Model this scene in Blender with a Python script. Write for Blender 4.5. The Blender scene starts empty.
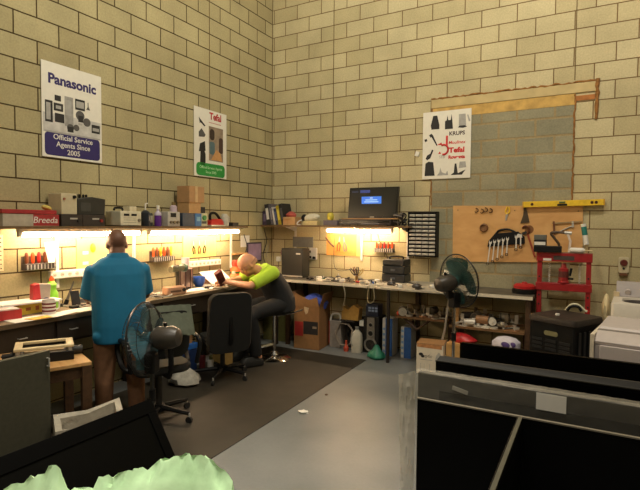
import bpy, bmesh, math, random
from mathutils import Vector, Matrix, Euler
PI = math.pi
R = math.radians
rnd = random.Random(7)
scene = bpy.context.scene
COL = scene.collection

# ------------------------------------------------------------------ camera
cam_d = bpy.data.cameras.new('camera')
cam = bpy.data.objects.new('camera', cam_d)
COL.objects.link(cam)
scene.camera = cam
cam_d.sensor_fit = 'HORIZONTAL'
cam_d.sensor_width = 36.0
cam_d.lens = 491.74 / 640.0 * 36.0
cam_d.clip_start = 0.05
YAW, PITCH, ROLL = 0.50713, -0.042039, 0.0077483
Fw = Vector((-math.sin(YAW) * math.cos(PITCH), math.cos(YAW) * math.cos(PITCH), math.sin(PITCH)))
Rg = Vector((math.cos(YAW), math.sin(YAW), 0))
Up = Rg.cross(Fw)
R2 = Rg * math.cos(ROLL) + Up * math.sin(ROLL)
U2 = -Rg * math.sin(ROLL) + Up * math.cos(ROLL)
mw = Matrix((R2, U2, -Fw)).transposed().to_4x4()
mw.translation = Vector((4.27225, -6.17971, 1.64589))
cam.matrix_world = mw

# ------------------------------------------------------------------ world, lights, exposure
world = bpy.data.worlds.new('world')
scene.world = world
world.use_nodes = True
world.node_tree.nodes['Background'].inputs[0].default_value = (1.0, 0.9, 0.75, 1)
world.node_tree.nodes['Background'].inputs[1].default_value = 0.02


def area(name, loc, size, power, col, rot=(0, 0, 0), sy=None):
    d = bpy.data.lights.new(name, 'AREA')
    d.energy = power
    d.color = col
    d.size = size
    if sy:
        d.shape = 'RECTANGLE'
        d.size_y = sy
    o = bpy.data.objects.new(name, d)
    o.location = loc
    o.rotation_euler = rot
    COL.objects.link(o)
    return o




def bay(name, loc, power, col, r=0.25):
    d = bpy.data.lights.new(name, 'POINT')
    d.energy = power
    d.color = col
    d.shadow_soft_size = r
    o = bpy.data.objects.new(name, d)
    o.location = loc
    COL.objects.link(o)


def spot(name, loc, power, col, ang, r=0.2):
    d = bpy.data.lights.new(name, 'SPOT')
    d.energy = power
    d.color = col
    d.shadow_soft_size = r
    d.spot_size = R(ang)
    d.spot_blend = 1.0
    o = bpy.data.objects.new(name, d)
    o.location = loc
    COL.objects.link(o)


bay('high_bay_lamp_left', (2.7, -3.3, 6.0), 310, (1.0, 0.93, 0.72))
bay('high_bay_lamp_right', (4.9, -2.9, 6.0), 305, (1.0, 0.88, 0.72))
spot('high_bay_reflector', (2.75, -4.3, 6.2), 760, (1.0, 0.93, 0.80), 44)
bay('rear_fill_light', (3.3, -7.6, 5.6), 230, (1.0, 0.93, 0.80))  # fill lamp added behind the camera to brighten the foam and front faces
TUBE_POWER = 100.0
scene.view_settings.view_transform = 'Standard'
scene.view_settings.look = 'None'
scene.view_settings.exposure = 0.0
scene.view_settings.gamma = 1.0
scene.view_settings.use_curve_mapping = False


# ------------------------------------------------------------------ materials
def lin(c):
    return tuple(((x / 255.0) / 12.92 if x / 255.0 <= 0.04045 else ((x / 255.0 + 0.055) / 1.055) ** 2.4) for x in c)


MATS = {}


def M(rgb, rough=0.55, metal=0.0, var=0.12, scale=22.0, bump=0.0, coat=0.0, alpha=1.0, trans=0.0, emit=None, es=0.0, spec=0.5):
    key = (rgb, rough, metal, var, scale, bump, coat, alpha, trans, emit, es, spec)
    if key in MATS:
        return MATS[key]
    m = bpy.data.materials.new('mat_%d_%d_%d' % rgb)
    m.use_nodes = True
    nt = m.node_tree
    b = nt.nodes['Principled BSDF']
    c = lin(rgb)
    tc = nt.nodes.new('ShaderNodeTexCoord')
    nz = nt.nodes.new('ShaderNodeTexNoise')
    nz.inputs['Scale'].default_value = scale
    nz.inputs['Detail'].default_value = 4
    nt.links.new(tc.outputs['Object'], nz.inputs['Vector'])
    ramp = nt.nodes.new('ShaderNodeValToRGB')
    ramp.color_ramp.elements[0].position = 0.3
    ramp.color_ramp.elements[1].position = 0.7
    ramp.color_ramp.elements[0].color = (*[x * (1 - var) for x in c], 1)
    ramp.color_ramp.elements[1].color = (*[min(1, x * (1 + var)) for x in c], 1)
    nt.links.new(nz.outputs['Fac'], ramp.inputs['Fac'])
    nt.links.new(ramp.outputs['Color'], b.inputs['Base Color'])
    b.inputs['Roughness'].default_value = rough
    b.inputs['Metallic'].default_value = metal
    b.inputs['Specular IOR Level'].default_value = spec
    b.inputs['Coat Weight'].default_value = coat
    b.inputs['Alpha'].default_value = alpha
    b.inputs['Transmission Weight'].default_value = trans
    if emit:
        b.inputs['Emission Color'].default_value = (*lin(emit), 1)
        b.inputs['Emission Strength'].default_value = es
    if bump:
        bp = nt.nodes.new('ShaderNodeBump')
        bp.inputs['Strength'].default_value = bump
        bp.inputs['Distance'].default_value = 0.01
        nt.links.new(nz.outputs['Fac'], bp.inputs['Height'])
        nt.links.new(bp.outputs['Normal'], b.inputs['Normal'])
    MATS[key] = m
    return m


def block_mat(name, ca, cb, mortar, u0, horiz, msize, v0=0.02, stain=(0.45, 0.9), uv_w=0.4):
    """concrete block wall: horiz 'x' or 'y' is the axis along the wall"""
    m = bpy.data.materials.new(name)
    m.use_nodes = True
    nt = m.node_tree
    N = nt.nodes.new
    L = nt.links.new
    b = nt.nodes['Principled BSDF']
    tc = N('ShaderNodeTexCoord')
    sp = N('ShaderNodeSeparateXYZ')
    L(tc.outputs['Object'], sp.inputs[0])
    au = N('ShaderNodeMath'); au.operation = 'SUBTRACT'; au.inputs[1].default_value = u0 - 0.2 - 40.0
    L(sp.outputs['X' if horiz == 'x' else 'Y'], au.inputs[0])
    av = N('ShaderNodeMath'); av.operation = 'SUBTRACT'; av.inputs[1].default_value = v0
    L(sp.outputs['Z'], av.inputs[0])
    cx = N('ShaderNodeCombineXYZ')
    L(au.outputs[0], cx.inputs[0]); L(av.outputs[0], cx.inputs[1])
    # slight wobble of joints
    wn = N('ShaderNodeTexNoise'); wn.inputs['Scale'].default_value = 5.0
    L(tc.outputs['Object'], wn.inputs['Vector'])
    wob = N('ShaderNodeVectorMath'); wob.operation = 'MULTIPLY_ADD'
    wob.inputs[1].default_value = (0.006, 0.006, 0)
    L(wn.outputs['Color'], wob.inputs[0]); L(cx.outputs[0], wob.inputs[2])
    br = N('ShaderNodeTexBrick')
    br.offset = 0.5; br.offset_frequency = 2; br.squash = 1.0
    br.inputs['Scale'].default_value = 1.0
    br.inputs['Brick Width'].default_value = uv_w
    br.inputs['Row Height'].default_value = 0.2
    br.inputs['Mortar Size'].default_value = msize
    br.inputs['Mortar Smooth'].default_value = 0.25
    br.inputs['Bias'].default_value = -0.1
    br.inputs['Color1'].default_value = (*lin(ca), 1)
    br.inputs['Color2'].default_value = (*lin(cb), 1)
    br.inputs['Mortar'].default_value = (*lin(mortar), 1)
    L(wob.outputs[0], br.inputs['Vector'])
    n1 = N('ShaderNodeTexNoise'); n1.inputs['Scale'].default_value = 2.2; n1.inputs['Detail'].default_value = 6
    n2 = N('ShaderNodeTexNoise'); n2.inputs['Scale'].default_value = 60.0; n2.inputs['Detail'].default_value = 5
    L(tc.outputs['Object'], n1.inputs['Vector']); L(tc.outputs['Object'], n2.inputs['Vector'])
    mr = N('ShaderNodeMapRange'); mr.inputs[1].default_value = 0.3; mr.inputs[2].default_value = 0.7
    mr.inputs[3].default_value = 0.84; mr.inputs[4].default_value = 1.06
    L(n1.outputs['Fac'], mr.inputs[0])
    mr2 = N('ShaderNodeMapRange'); mr2.inputs[1].default_value = 0.3; mr2.inputs[2].default_value = 0.7
    mr2.inputs[3].default_value = 0.88; mr2.inputs[4].default_value = 1.1
    L(n2.outputs['Fac'], mr2.inputs[0])
    mu = N('ShaderNodeMath'); mu.operation = 'MULTIPLY'
    L(mr.outputs[0], mu.inputs[0]); L(mr2.outputs[0], mu.inputs[1])
    vm = N('ShaderNodeVectorMath'); vm.operation = 'SCALE'
    L(br.outputs['Color'], vm.inputs[0]); L(mu.outputs[0], vm.inputs['Scale'])
    L(vm.outputs[0], b.inputs['Base Color'])
    b.inputs['Roughness'].default_value = 0.9
    b.inputs['Specular IOR Level'].default_value = 0.2
    inv = N('ShaderNodeMath'); inv.operation = 'MULTIPLY_ADD'; inv.inputs[1].default_value = -1.0; inv.inputs[2].default_value = 1.0
    L(br.outputs['Fac'], inv.inputs[0])
    ad = N('ShaderNodeMath'); ad.operation = 'MULTIPLY_ADD'; ad.inputs[1].default_value = 0.08
    L(n2.outputs['Fac'], ad.inputs[0]); L(inv.outputs[0], ad.inputs[2])
    bp = N('ShaderNodeBump'); bp.inputs['Strength'].default_value = 0.6; bp.inputs['Distance'].default_value = 0.008
    L(ad.outputs[0], bp.inputs['Height']); L(bp.outputs['Normal'], b.inputs['Normal'])
    return m


def wood_mat(ca, cb, rough=0.5, sc=(2, 22, 22), knots=False):
    m = bpy.data.materials.new('wood')
    m.use_nodes = True
    nt = m.node_tree
    N = nt.nodes.new; L = nt.links.new
    b = nt.nodes['Principled BSDF']
    tc = N('ShaderNodeTexCoord'); mp = N('ShaderNodeMapping')
    mp.inputs['Scale'].default_value = sc
    L(tc.outputs['Object'], mp.inputs['Vector'])
    nz = N('ShaderNodeTexNoise'); nz.inputs['Scale'].default_value = 1.5; nz.inputs['Detail'].default_value = 6
    nz.inputs['Distortion'].default_value = 0.6
    L(mp.outputs[0], nz.inputs['Vector'])
    rp = N('ShaderNodeValToRGB')
    rp.color_ramp.elements[0].position = 0.3; rp.color_ramp.elements[1].position = 0.7
    rp.color_ramp.elements[0].color = (*lin(ca), 1); rp.color_ramp.elements[1].color = (*lin(cb), 1)
    L(nz.outputs['Fac'], rp.inputs['Fac'])
    L(rp.outputs['Color'], b.inputs['Base Color'])
    b.inputs['Roughness'].default_value = rough
    return m


# ------------------------------------------------------------------ mesh helpers
class MB:
    def __init__(s):
        s.v = []; s.f = []; s.mi = []; s.m = 0; s.X = Matrix.Identity(4)

    def add(s, vs, fs):
        n = len(s.v)
        s.v += [tuple(s.X @ Vector(p)) for p in vs]
        for f in fs:
            s.f.append([n + i for i in f]); s.mi.append(s.m)
        return s

    def bx(s, x0, x1, y0, y1, z0, z1):
        return s.add([(x0, y0, z0), (x1, y0, z0), (x1, y1, z0), (x0, y1, z0), (x0, y0, z1), (x1, y0, z1), (x1, y1, z1), (x0, y1, z1)],
                     [(0, 3, 2, 1), (4, 5, 6, 7), (0, 1, 5, 4), (1, 2, 6, 5), (2, 3, 7, 6), (3, 0, 4, 7)])

    def box(s, c, d, rot=(0, 0, 0)):
        e = Euler(rot).to_matrix(); c = Vector(c)
        P = [(-1, -1, -1), (1, -1, -1), (1, 1, -1), (-1, 1, -1), (-1, -1, 1), (1, -1, 1), (1, 1, 1), (-1, 1, 1)]
        return s.add([c + e @ Vector((p[0] * d[0] / 2, p[1] * d[1] / 2, p[2] * d[2] / 2)) for p in P],
                     [(0, 3, 2, 1), (4, 5, 6, 7), (0, 1, 5, 4), (1, 2, 6, 5), (2, 3, 7, 6), (3, 0, 4, 7)])

    def loft(s, rings, caps=True, closed=False):
        n = len(rings[0]); vs = []; fs = []
        assert all(len(r) == n for r in rings)
        for r in rings: vs += list(r)
        K = len(rings)
        for k in range(K if closed else K - 1):
            a = k * n; b = ((k + 1) % K) * n
            for i in range(n):
                j = (i + 1) % n
                fs.append((a + i, a + j, b + j, b + i))
        if caps and not closed:
            fs.append(tuple(reversed(range(n)))); fs.append(tuple(range((K - 1) * n, K * n)))
        return s.add(vs, fs)

    def frame(s, d):
        d = Vector(d).normalized()
        a = Vector((0, 0, 1)) if abs(d.z) < 0.9 else Vector((1, 0, 0))
        u = a.cross(d).normalized()
        return u, d.cross(u)

    def cyl(s, p0, p1, r0, r1=None, n=16, caps=True):
        p0 = Vector(p0); p1 = Vector(p1); r1 = r0 if r1 is None else r1
        u, w = s.frame(p1 - p0)
        ring = lambda p, r: [p + (u * math.cos(2 * PI * i / n) + w * math.sin(2 * PI * i / n)) * r for i in range(n)]
        return s.loft([ring(p0, r0), ring(p1, r1)], caps)

    def tube(s, pts, r, n=8, closed=False):
        pts = [Vector(p) for p in pts]; rings = []; K = len(pts)
        u = None
        for k, p in enumerate(pts):
            if closed: d = pts[(k + 1) % K] - pts[k - 1]
            else: d = pts[min(k + 1, K - 1)] - pts[max(k - 1, 0)]
            if d.length < 1e-9: d = Vector((0, 0, 1))
            d.normalize()
            if u is None: u, w = s.frame(d)
            else:
                u = (u - d * u.dot(d))
                if u.length < 1e-6: u, w = s.frame(d)
                u.normalize(); w = d.cross(u)
            rr = r[k] if isinstance(r, (list, tuple)) else r
            rings.append([p + (u * math.cos(2 * PI * i / n) + w * math.sin(2 * PI * i / n)) * rr for i in range(n)])
        return s.loft(rings, True, closed)

    def lathe(s, prof, c=(0, 0, 0), axis=(0, 0, 1), n=24):
        c = Vector(c); d = Vector(axis).normalized(); u, w = s.frame(d)
        return s.loft([[c + d * z + (u * math.cos(2 * PI * i / n) + w * math.sin(2 * PI * i / n)) * max(r, 0.0004) for i in range(n)] for r, z in prof])

    def ell(s, c, rad, rot=(0, 0, 0), n=14, k=9):
        e = Euler(rot).to_matrix(); c = Vector(c); rings = []
        for j in range(k + 1):
            t = PI * (0.02 + 0.96 * j / k)
            rings.append([c + e @ Vector((rad[0] * math.sin(t) * math.cos(2 * PI * i / n), rad[1] * math.sin(t) * math.sin(2 * PI * i / n), -rad[2] * math.cos(t))) for i in range(n)])
        return s.loft(rings)

    def cap(s, p0, p1, r0, r1, n=12):
        """tapered capsule"""
        p0 = Vector(p0); p1 = Vector(p1); d = (p1 - p0); L = d.length; d.normalize(); u, w = s.frame(d)
        rings = []
        for a in (-85, -55, -25, 0): rings.append((p0 + d * r0 * math.sin(R(a)), r0 * math.cos(R(a))))
        for a in (0, 25, 55, 85): rings.append((p1 + d * r1 * math.sin(R(a)), r1 * math.cos(R(a))))
        return s.loft([[p + (u * math.cos(2 * PI * i / n) + w * math.sin(2 * PI * i / n)) * r for i in range(n)] for p, r in rings])

    def prism(s, poly, plane, d0, d1):
        """poly of 2d points, extruded: 'xz' along y, 'yz' along x, 'xy' along z"""
        def P(a, b, d): return {'xz': (a, d, b), 'yz': (d, a, b), 'xy': (a, b, d)}[plane]
        return s.loft([[P(a, b, d0) for a, b in poly], [P(a, b, d1) for a, b in poly]])

    def text(s, body, size, loc, depth=0.0006, ax='CENTER', xs=1.0, shear=0.0, bold=0.0):
        """lettering in the local xz plane, read from -y"""
        cu = bpy.data.curves.new('lettering', 'FONT')
        cu.body = body; cu.size = size; cu.align_x = ax; cu.align_y = 'CENTER'; cu.extrude = depth; cu.shear = shear; cu.offset = bold
        cu.resolution_u = 3
        o = bpy.data.objects.new('lettering', cu); COL.objects.link(o)
        dg = bpy.context.evaluated_depsgraph_get()
        me = o.evaluated_get(dg).to_mesh()
        vs = [(loc[0] + v.co.x * xs, loc[1] - v.co.z, loc[2] + v.co.y) for v in me.vertices]
        fs = [tuple(p.vertices) for p in me.polygons]
        o.evaluated_get(dg).to_mesh_clear()
        bpy.data.objects.remove(o); bpy.data.curves.remove(cu)
        return s.add(vs, fs)

    def mesh(s, name):
        me = bpy.data.meshes.new(name)
        me.from_pydata(s.v, [], s.f)
        me.polygons.foreach_set('material_index', s.mi)
        bm = bmesh.new(); bm.from_mesh(me)
        bmesh.ops.recalc_face_normals(bm, faces=bm.faces)
        bm.to_mesh(me); bm.free()
        me.polygons.foreach_set('use_smooth', [True] * len(me.polygons))
        me.set_sharp_from_angle(angle=R(38))
        return me


def rrect(w, h, r, n=5, cx=0, cz=0):
    pts = []
    for (sx, sz, a0) in ((1, 1, 0), (-1, 1, 90), (-1, -1, 180), (1, -1, 270)):
        for i in range(n + 1):
            a = R(a0 + 90 * i / n)
            pts.append((cx + sx * (w / 2 - r) + r * math.cos(a), cz + sz * (h / 2 - r) + r * math.sin(a)))
    return pts


def obj(name, mb, mats, parent=None, bev=0.0, label=None):
    me = mb.mesh(name) if isinstance(mb, MB) else mb
    for m in (mats if isinstance(mats, (list, tuple)) else [mats]): me.materials.append(m)
    o = bpy.data.objects.new(name, me)
    COL.objects.link(o)
    if parent: o.parent = parent
    if label: o['label'] = label
    if bev:
        b = o.modifiers.new('bevel', 'BEVEL'); b.width = bev; b.segments = 2; b.limit_method = 'ANGLE'; b.angle_limit = R(50)
    return o


def tag(o, label, cat, group=None):
    o['label'] = label; o['category'] = cat
    if group: o['group'] = group
    return o


def thing(name, label, cat, loc=(0, 0, 0), rz=0.0, group=None, rot=None):
    o = bpy.data.objects.new(name, None)
    o.empty_display_size = 0.05
    COL.objects.link(o)
    o.location = loc
    o.rotation_euler = rot if rot else (0, 0, rz)
    return tag(o, label, cat, group)


def solo(name, mb, mats, label, cat, loc=(0, 0, 0), rz=0.0, group=None, bev=0.0, rot=None):
    o = obj(name, mb, mats, None, bev)
    o.location = loc
    o.rotation_euler = rot if rot else (0, 0, rz)
    return tag(o, label, cat, group)


def struct(name, mb, mats, bev=0.0):
    o = obj(name, mb, mats, None, bev); o['kind'] = 'structure'
    return o


def dup(o, loc, rz=None, label=None, group=None, rot=None):
    r = o.copy(); COL.objects.link(r); r.location = loc
    if rz is not None: r.rotation_euler = (0, 0, rz)
    if rot is not None: r.rotation_euler = rot
    if label: r['label'] = label
    if group: r['group'] = group
    for ch in [c for c in bpy.data.objects if c.parent == o]:
        c = ch.copy(); COL.objects.link(c); c.parent = r
        for g in [k for k in bpy.data.objects if k.parent == ch]:
            d = g.copy(); COL.objects.link(d); d.parent = c
    return r


def organic(name, mb, mat, parent, voxel=0.01, smooth=6, fac=0.5, label=None, cut=None):
    """fuse overlapping volumes into one continuous skin"""
    me = mb.mesh(name)
    o = bpy.data.objects.new(name, me); COL.objects.link(o)
    r = o.modifiers.new('r', 'REMESH'); r.mode = 'VOXEL'; r.voxel_size = voxel
    sm = o.modifiers.new('s', 'SMOOTH'); sm.iterations = smooth; sm.factor = fac
    dg = bpy.context.evaluated_depsgraph_get()
    me2 = bpy.data.meshes.new_from_object(o.evaluated_get(dg))
    bpy.data.objects.remove(o)
    me2.name = name
    me2.materials.clear()
    me2.polygons.foreach_set('use_smooth', [True] * len(me2.polygons))
    return obj(name, me2, mat, parent, 0, label)


def arc(c, r, a0, a1, n, f):
    return [f(c, r, R(a0 + (a1 - a0) * i / n)) for i in range(n + 1)]


def curve3(pts, n=8):
    """Catmull-Rom through points"""
    P = [Vector(p) for p in pts]; P = [P[0] * 2 - P[1]] + P + [P[-1] * 2 - P[-2]]
    out = []
    for k in range(1, len(P) - 2):
        for i in range(n):
            t = i / n
            a, b, c, d = P[k - 1], P[k], P[k + 1], P[k + 2]
            out.append(0.5 * ((2 * b) + (c - a) * t + (2 * a - 5 * b + 4 * c - d) * t * t + (3 * b - a - 3 * c + d) * t ** 3))
    out.append(P[-2])
    return out


# common materials
BLACK = M((20, 20, 21), 0.5, spec=0.25)
GLOSS = M((10, 10, 11), 0.18, var=0.05)
DARK = M((40, 38, 36), 0.55)
WHITE = M((225, 222, 214), 0.5, var=0.04)
PAPER = M((235, 232, 225), 0.8, var=0.03)
BEIGE = M((196, 184, 152), 0.55, var=0.06)
GREY = M((120, 118, 114), 0.5)
STEEL = M((196, 194, 188), 0.32, 0.45, var=0.08)
CHROME = M((205, 204, 200), 0.14, 1.0, var=0.03)
RED = M((170, 26, 28), 0.4)
BLUE = M((40, 90, 170), 0.45)
ORANGE = M((228, 92, 34), 0.45)
YELLOW = M((228, 188, 40), 0.5)
GREEN = M((50, 140, 70), 0.5)
CARD = M((165, 122, 78), 0.85, var=0.08)
CARD2 = M((188, 148, 100), 0.85, var=0.08)
RUBBER = M((30, 29, 28), 0.8)
LIME = M((178, 214, 58), 0.8, var=0.05)
PINE = wood_mat((186, 138, 84), (208, 164, 106), 0.55)
BOARD = wood_mat((196, 148, 90), (212, 166, 108), 0.7, (3, 3, 6))
DKWOOD = wood_mat((62, 42, 26), (84, 58, 36), 0.5)
BRASS = M((150, 118, 66), 0.4, 0.7)

# ================================================================== ROOM SHELL
concrete = bpy.data.materials.new('concrete_floor'); concrete.use_nodes = True
nt = concrete.node_tree; N = nt.nodes.new; L = nt.links.new
b = nt.nodes['Principled BSDF']; tc = N('ShaderNodeTexCoord')
n1 = N('ShaderNodeTexNoise'); n1.inputs['Scale'].default_value = 1.6; n1.inputs['Detail'].default_value = 8
n2 = N('ShaderNodeTexNoise'); n2.inputs['Scale'].default_value = 45; n2.inputs['Detail'].default_value = 4
L(tc.outputs['Object'], n1.inputs['Vector']); L(tc.outputs['Object'], n2.inputs['Vector'])
mx = N('ShaderNodeMath'); mx.operation = 'MULTIPLY_ADD'; mx.inputs[1].default_value = 0.25
L(n2.outputs['Fac'], mx.inputs[0]); L(n1.outputs['Fac'], mx.inputs[2])
rp = N('ShaderNodeValToRGB')
rp.color_ramp.elements[0].position = 0.4; rp.color_ramp.elements[0].color = (*lin((108, 111, 111)), 1)
rp.color_ramp.elements[1].position = 0.85; rp.color_ramp.elements[1].color = (*lin((130, 132, 131)), 1)
L(mx.outputs[0], rp.inputs['Fac']); L(rp.outputs['Color'], b.inputs['Base Color'])
b.inputs['Roughness'].default_value = 0.42
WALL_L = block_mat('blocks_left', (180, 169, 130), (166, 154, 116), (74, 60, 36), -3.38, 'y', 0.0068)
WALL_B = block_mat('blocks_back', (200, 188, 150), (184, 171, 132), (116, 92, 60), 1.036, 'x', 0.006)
PLAIN = M((150, 142, 120), 0.9)

struct('floor', MB().bx(-0.2, 9.2, -10.2, 0.2, -0.1, 0), concrete)
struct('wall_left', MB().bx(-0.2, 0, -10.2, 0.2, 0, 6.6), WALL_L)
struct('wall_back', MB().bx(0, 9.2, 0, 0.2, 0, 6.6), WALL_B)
struct('wall_right', MB().bx(9.0, 9.2, -10.2, 0, 0, 6.6), PLAIN)
struct('wall_front', MB().bx(0, 9.0, -10.2, -10.0, 0, 6.6), PLAIN)
struct('ceiling', MB().bx(-0.2, 9.2, -10.2, 0.2, 6.6, 6.7), M((84, 80, 72), 0.9))
# control joints
JOINT = M((104, 84, 48), 0.9)
struct('trim_1', MB().bx(1.030, 1.040, -0.002, 0.001, 0, 6.6), JOINT)
struct('trim_2', MB().bx(4.042, 4.052, -0.002, 0.001, 3.26, 6.6), JOINT)
struct('trim_3', MB().bx(-0.001, 0.002, -1.391, -1.381, 0, 6.6), JOINT)
struct('trim_4', MB().bx(0, 0.008, -0.008, 0, 0, 6.6), M((110, 92, 58), 0.9))
# infilled opening: darker blocks, bleached lintel strip and brown foam along its edges
PATCH = block_mat('blocks_infill', (156, 150, 124), (136, 133, 112), (160, 142, 106), 2.66, 'x', 0.014, v0=0.07)
struct('wall_infill', MB().bx(2.452, 4.05, -0.006, 0.002, 0.9, 3.12), PATCH)
mb = MB(); mb.bx(2.46, 4.06, -0.009, 0.002, 2.99, 3.115)
struct('trim_5', mb, M((196, 160, 92), 0.95, var=0.25, scale=9))
struct('trim_6', MB().bx(2.44, 4.262, -0.016, 0.002, 3.118, 3.222), M((192, 172, 124), 0.85, var=0.14, scale=6))
rr = random.Random(3)


def foam_bead(name, p0, p1, r, mat):
    mb = MB(); n = int((Vector(p1) - Vector(p0)).length / 0.035)
    pts = [Vector(p0).lerp(Vector(p1), i / n) + Vector((rr.uniform(-.006, .006), 0, rr.uniform(-.008, .008))) for i in range(n + 1)]
    mb.tube(pts, [r * rr.uniform(0.6, 1.5) for _ in pts], 7)
    struct(name, mb, mat)


FOAMB = M((142, 98, 50), 0.95, var=0.3, scale=30)
foam_bead('trim_7', (2.44, -0.008, 3.232), (4.27, -0.008, 3.232), 0.011, FOAMB)
foam_bead('trim_8', (4.268, -0.008, 3.24), (4.268, -0.008, 2.82), 0.016, FOAMB)
foam_bead('trim_9', (4.055, -0.006, 3.11), (4.055, -0.006, 1.9), 0.009, FOAMB)
foam_bead('trim_10', (2.452, -0.006, 3.11), (2.452, -0.006, 1.9), 0.008, FOAMB)
struct('trim_11', MB().bx(4.06, 4.25, -0.008, 0.002, 3.03, 3.085), M((172, 112, 60), 0.9, var=0.25, scale=14))

# floor mat
mb = MB(); mb.prism([(0.30, -5.6), (2.02, -5.6), (1.96, -2.6), (1.90, -0.74), (0.30, -0.745)], 'xy', 0.0, 0.006)
solo('floor_mat', mb, M((50, 45, 37), 0.6, var=0.18, scale=5, bump=0.15), 'large dark brown-grey floor mat in front of the left workbench', 'mat')

# ================================================================== LEFT WORKBENCH
LAMW = M((205, 196, 178), 0.5, var=0.05)
DKCAB = M((44, 36, 28), 0.5)
BT = 0.90
t = thing('workbench', 'long workbench with dark drawer fronts along the left wall', 'workbench', (0, 0, 0))
mb = MB(); mb.bx(0.004, 0.57, -5.2, -0.012, BT - 0.035, BT)
obj('worktop', mb, M((112, 97, 76), 0.55, var=0.25, scale=6), t, 0.004)
mb = MB(); mb.bx(0.566, 0.574, -5.2, -0.6, BT - 0.036, BT - 0.002)
obj('edge_strip', mb, M((92, 78, 60), 0.5), t)
mb = MB(); mb.bx(0.50, 0.53, -5.2, -0.6, BT - 0.23, BT - 0.036)
obj('apron', mb, DKCAB, t)
for i, (y0, y1) in enumerate(((-4.6, -3.82), (-3.79, -3.28), (-3.25, -2.72), (-2.69, -2.16))):
    mb = MB(); mb.bx(0.53, 0.55, y0, y1, BT - 0.21, BT - 0.045)
    d = obj('drawer', mb, DKCAB, t, 0.003)
    for yy in ((y0 + y1) / 2 - .12, (y0 + y1) / 2 + .14):
        mb = MB(); mb.tube([(0.55, yy - .03, BT - .125), (0.572, yy - .03, BT - .125), (0.572, yy + .03, BT - .125), (0.55, yy + .03, BT - .125)], 0.004)
        obj('handle', mb, STEEL, d)
for y in (-5.1, -3.95, -2.75, -1.55, -0.66):
    mb = MB(); mb.bx(0.47, 0.53, y, y + 0.06, 0, BT - 0.035)
    obj('leg', mb, DKCAB, t)
for y in (-5.1, -3.95, -2.75, -1.55, -0.66):
    mb = MB(); mb.bx(0.03, 0.09, y, y + 0.06, 0, BT - 0.035)
    obj('leg', mb, DKCAB, t)

# ================================================================== BACK WORKBENCH
t = thing('workbench', 'workbench with pale front edge along the back wall under the screen', 'workbench', (0, 0, 0))
obj('worktop', MB().bx(0.575, 3.735, -0.60, -0.008, BT - 0.035, BT), M((88, 82, 70), 0.6, var=0.3, scale=7), t, 0.003)
obj('edge_strip', MB().bx(0.58, 3.735, -0.606, -0.600, BT - 0.036, BT - 0.001), M((214, 204, 184), 0.45, var=0.05), t, label='pale front edge strip')
for x in (0.62, 2.30, 3.66):
    if x != 2.30: obj('leg', MB().bx(x, x + 0.05, -0.56, -0.51, 0, BT - 0.035), DKWOOD, t)
    obj('leg', MB().bx(x, x + 0.05, -0.10, -0.05, 0, BT - 0.035), DKWOOD, t)
obj('rail', MB().bx(0.67, 3.66, -0.08, -0.06, BT - 0.115, BT - 0.036), DKWOOD, t)
# grey overhanging board with rounded corner
poly = [(2.02, -0.60)] + [(2.02 + .16 - .16 * math.cos(R(a)), -0.76 - .16 * math.sin(R(a))) for a in range(0, 91, 15)] + [(2.98, -0.90), (3.06, -0.62), (3.06, -0.05), (2.02, -0.05)]
solo('grey_board', MB().prism(poly, 'xy', BT + 0.0005, BT + 0.024), M((164, 156, 140), 0.6, var=0.2, scale=8), 'grey dusty board with a rounded corner laid over the back workbench', 'board', bev=0.004)
t = thing('post', 'dark square post standing under the overhanging grey board', 'post', (2.165, -0.70, 0))
obj('shaft', MB().bx(-.016, .016, -.016, .016, 0, BT), M((34, 25, 20), .6), t)
MIDW = wood_mat((104, 76, 46), (128, 94, 58), 0.6)
# lower shelf beneath the back bench: two boards
t = thing('lower_shelf', 'wooden lower shelf with angled brace under the grey board', 'shelf', (0, 0, 0))
obj('board', MB().bx(2.20, 2.82, -0.56, -0.10, 0.525, 0.55), MIDW, t)
obj('brace', MB().tube([(2.28, -0.5, 0.525), (2.45, -0.5, 0.40), (2.46, -0.5, 0.40), (2.62, -0.5, 0.525)], 0.016, 6), DKWOOD, t)
obj('support', MB().bx(2.24, 2.29, -0.16, -0.11, 0, 0.525), DKWOOD, t)
obj('support', MB().bx(2.74, 2.79, -0.16, -0.11, 0, 0.525), DKWOOD, t)
t = thing('lower_shelf', 'dark lower shelf full of metal parts between fan and red press', 'shelf', (0, 0, 0))
obj('board', MB().bx(2.86, 3.66, -0.60, -0.10, 0.485, 0.51), MIDW, t)
obj('support', MB().bx(2.88, 2.93, -0.16, -0.11, 0, 0.485), DKWOOD, t)
obj('support', MB().bx(3.6, 3.65, -0.16, -0.11, 0, 0.485), DKWOOD, t)
t = thing('steel_strut', 'slanting bright steel strut leaning under the grey board', 'strut', (2.72, -0.622, 0.0))
obj('bar', MB().tube([(0.0, 0, 0.0), (0.10, 0, 0.45), (0.15, .0, 0.895)], 0.013, 6), STEEL, t)
solo('timber_offcut', MB().box((0, 0, .14), (.075, .03, .28)), PINE, 'short upright pine offcut standing on the dark lower shelf behind the fan', 'timber', (2.90, -0.45, 0.51))

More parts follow.
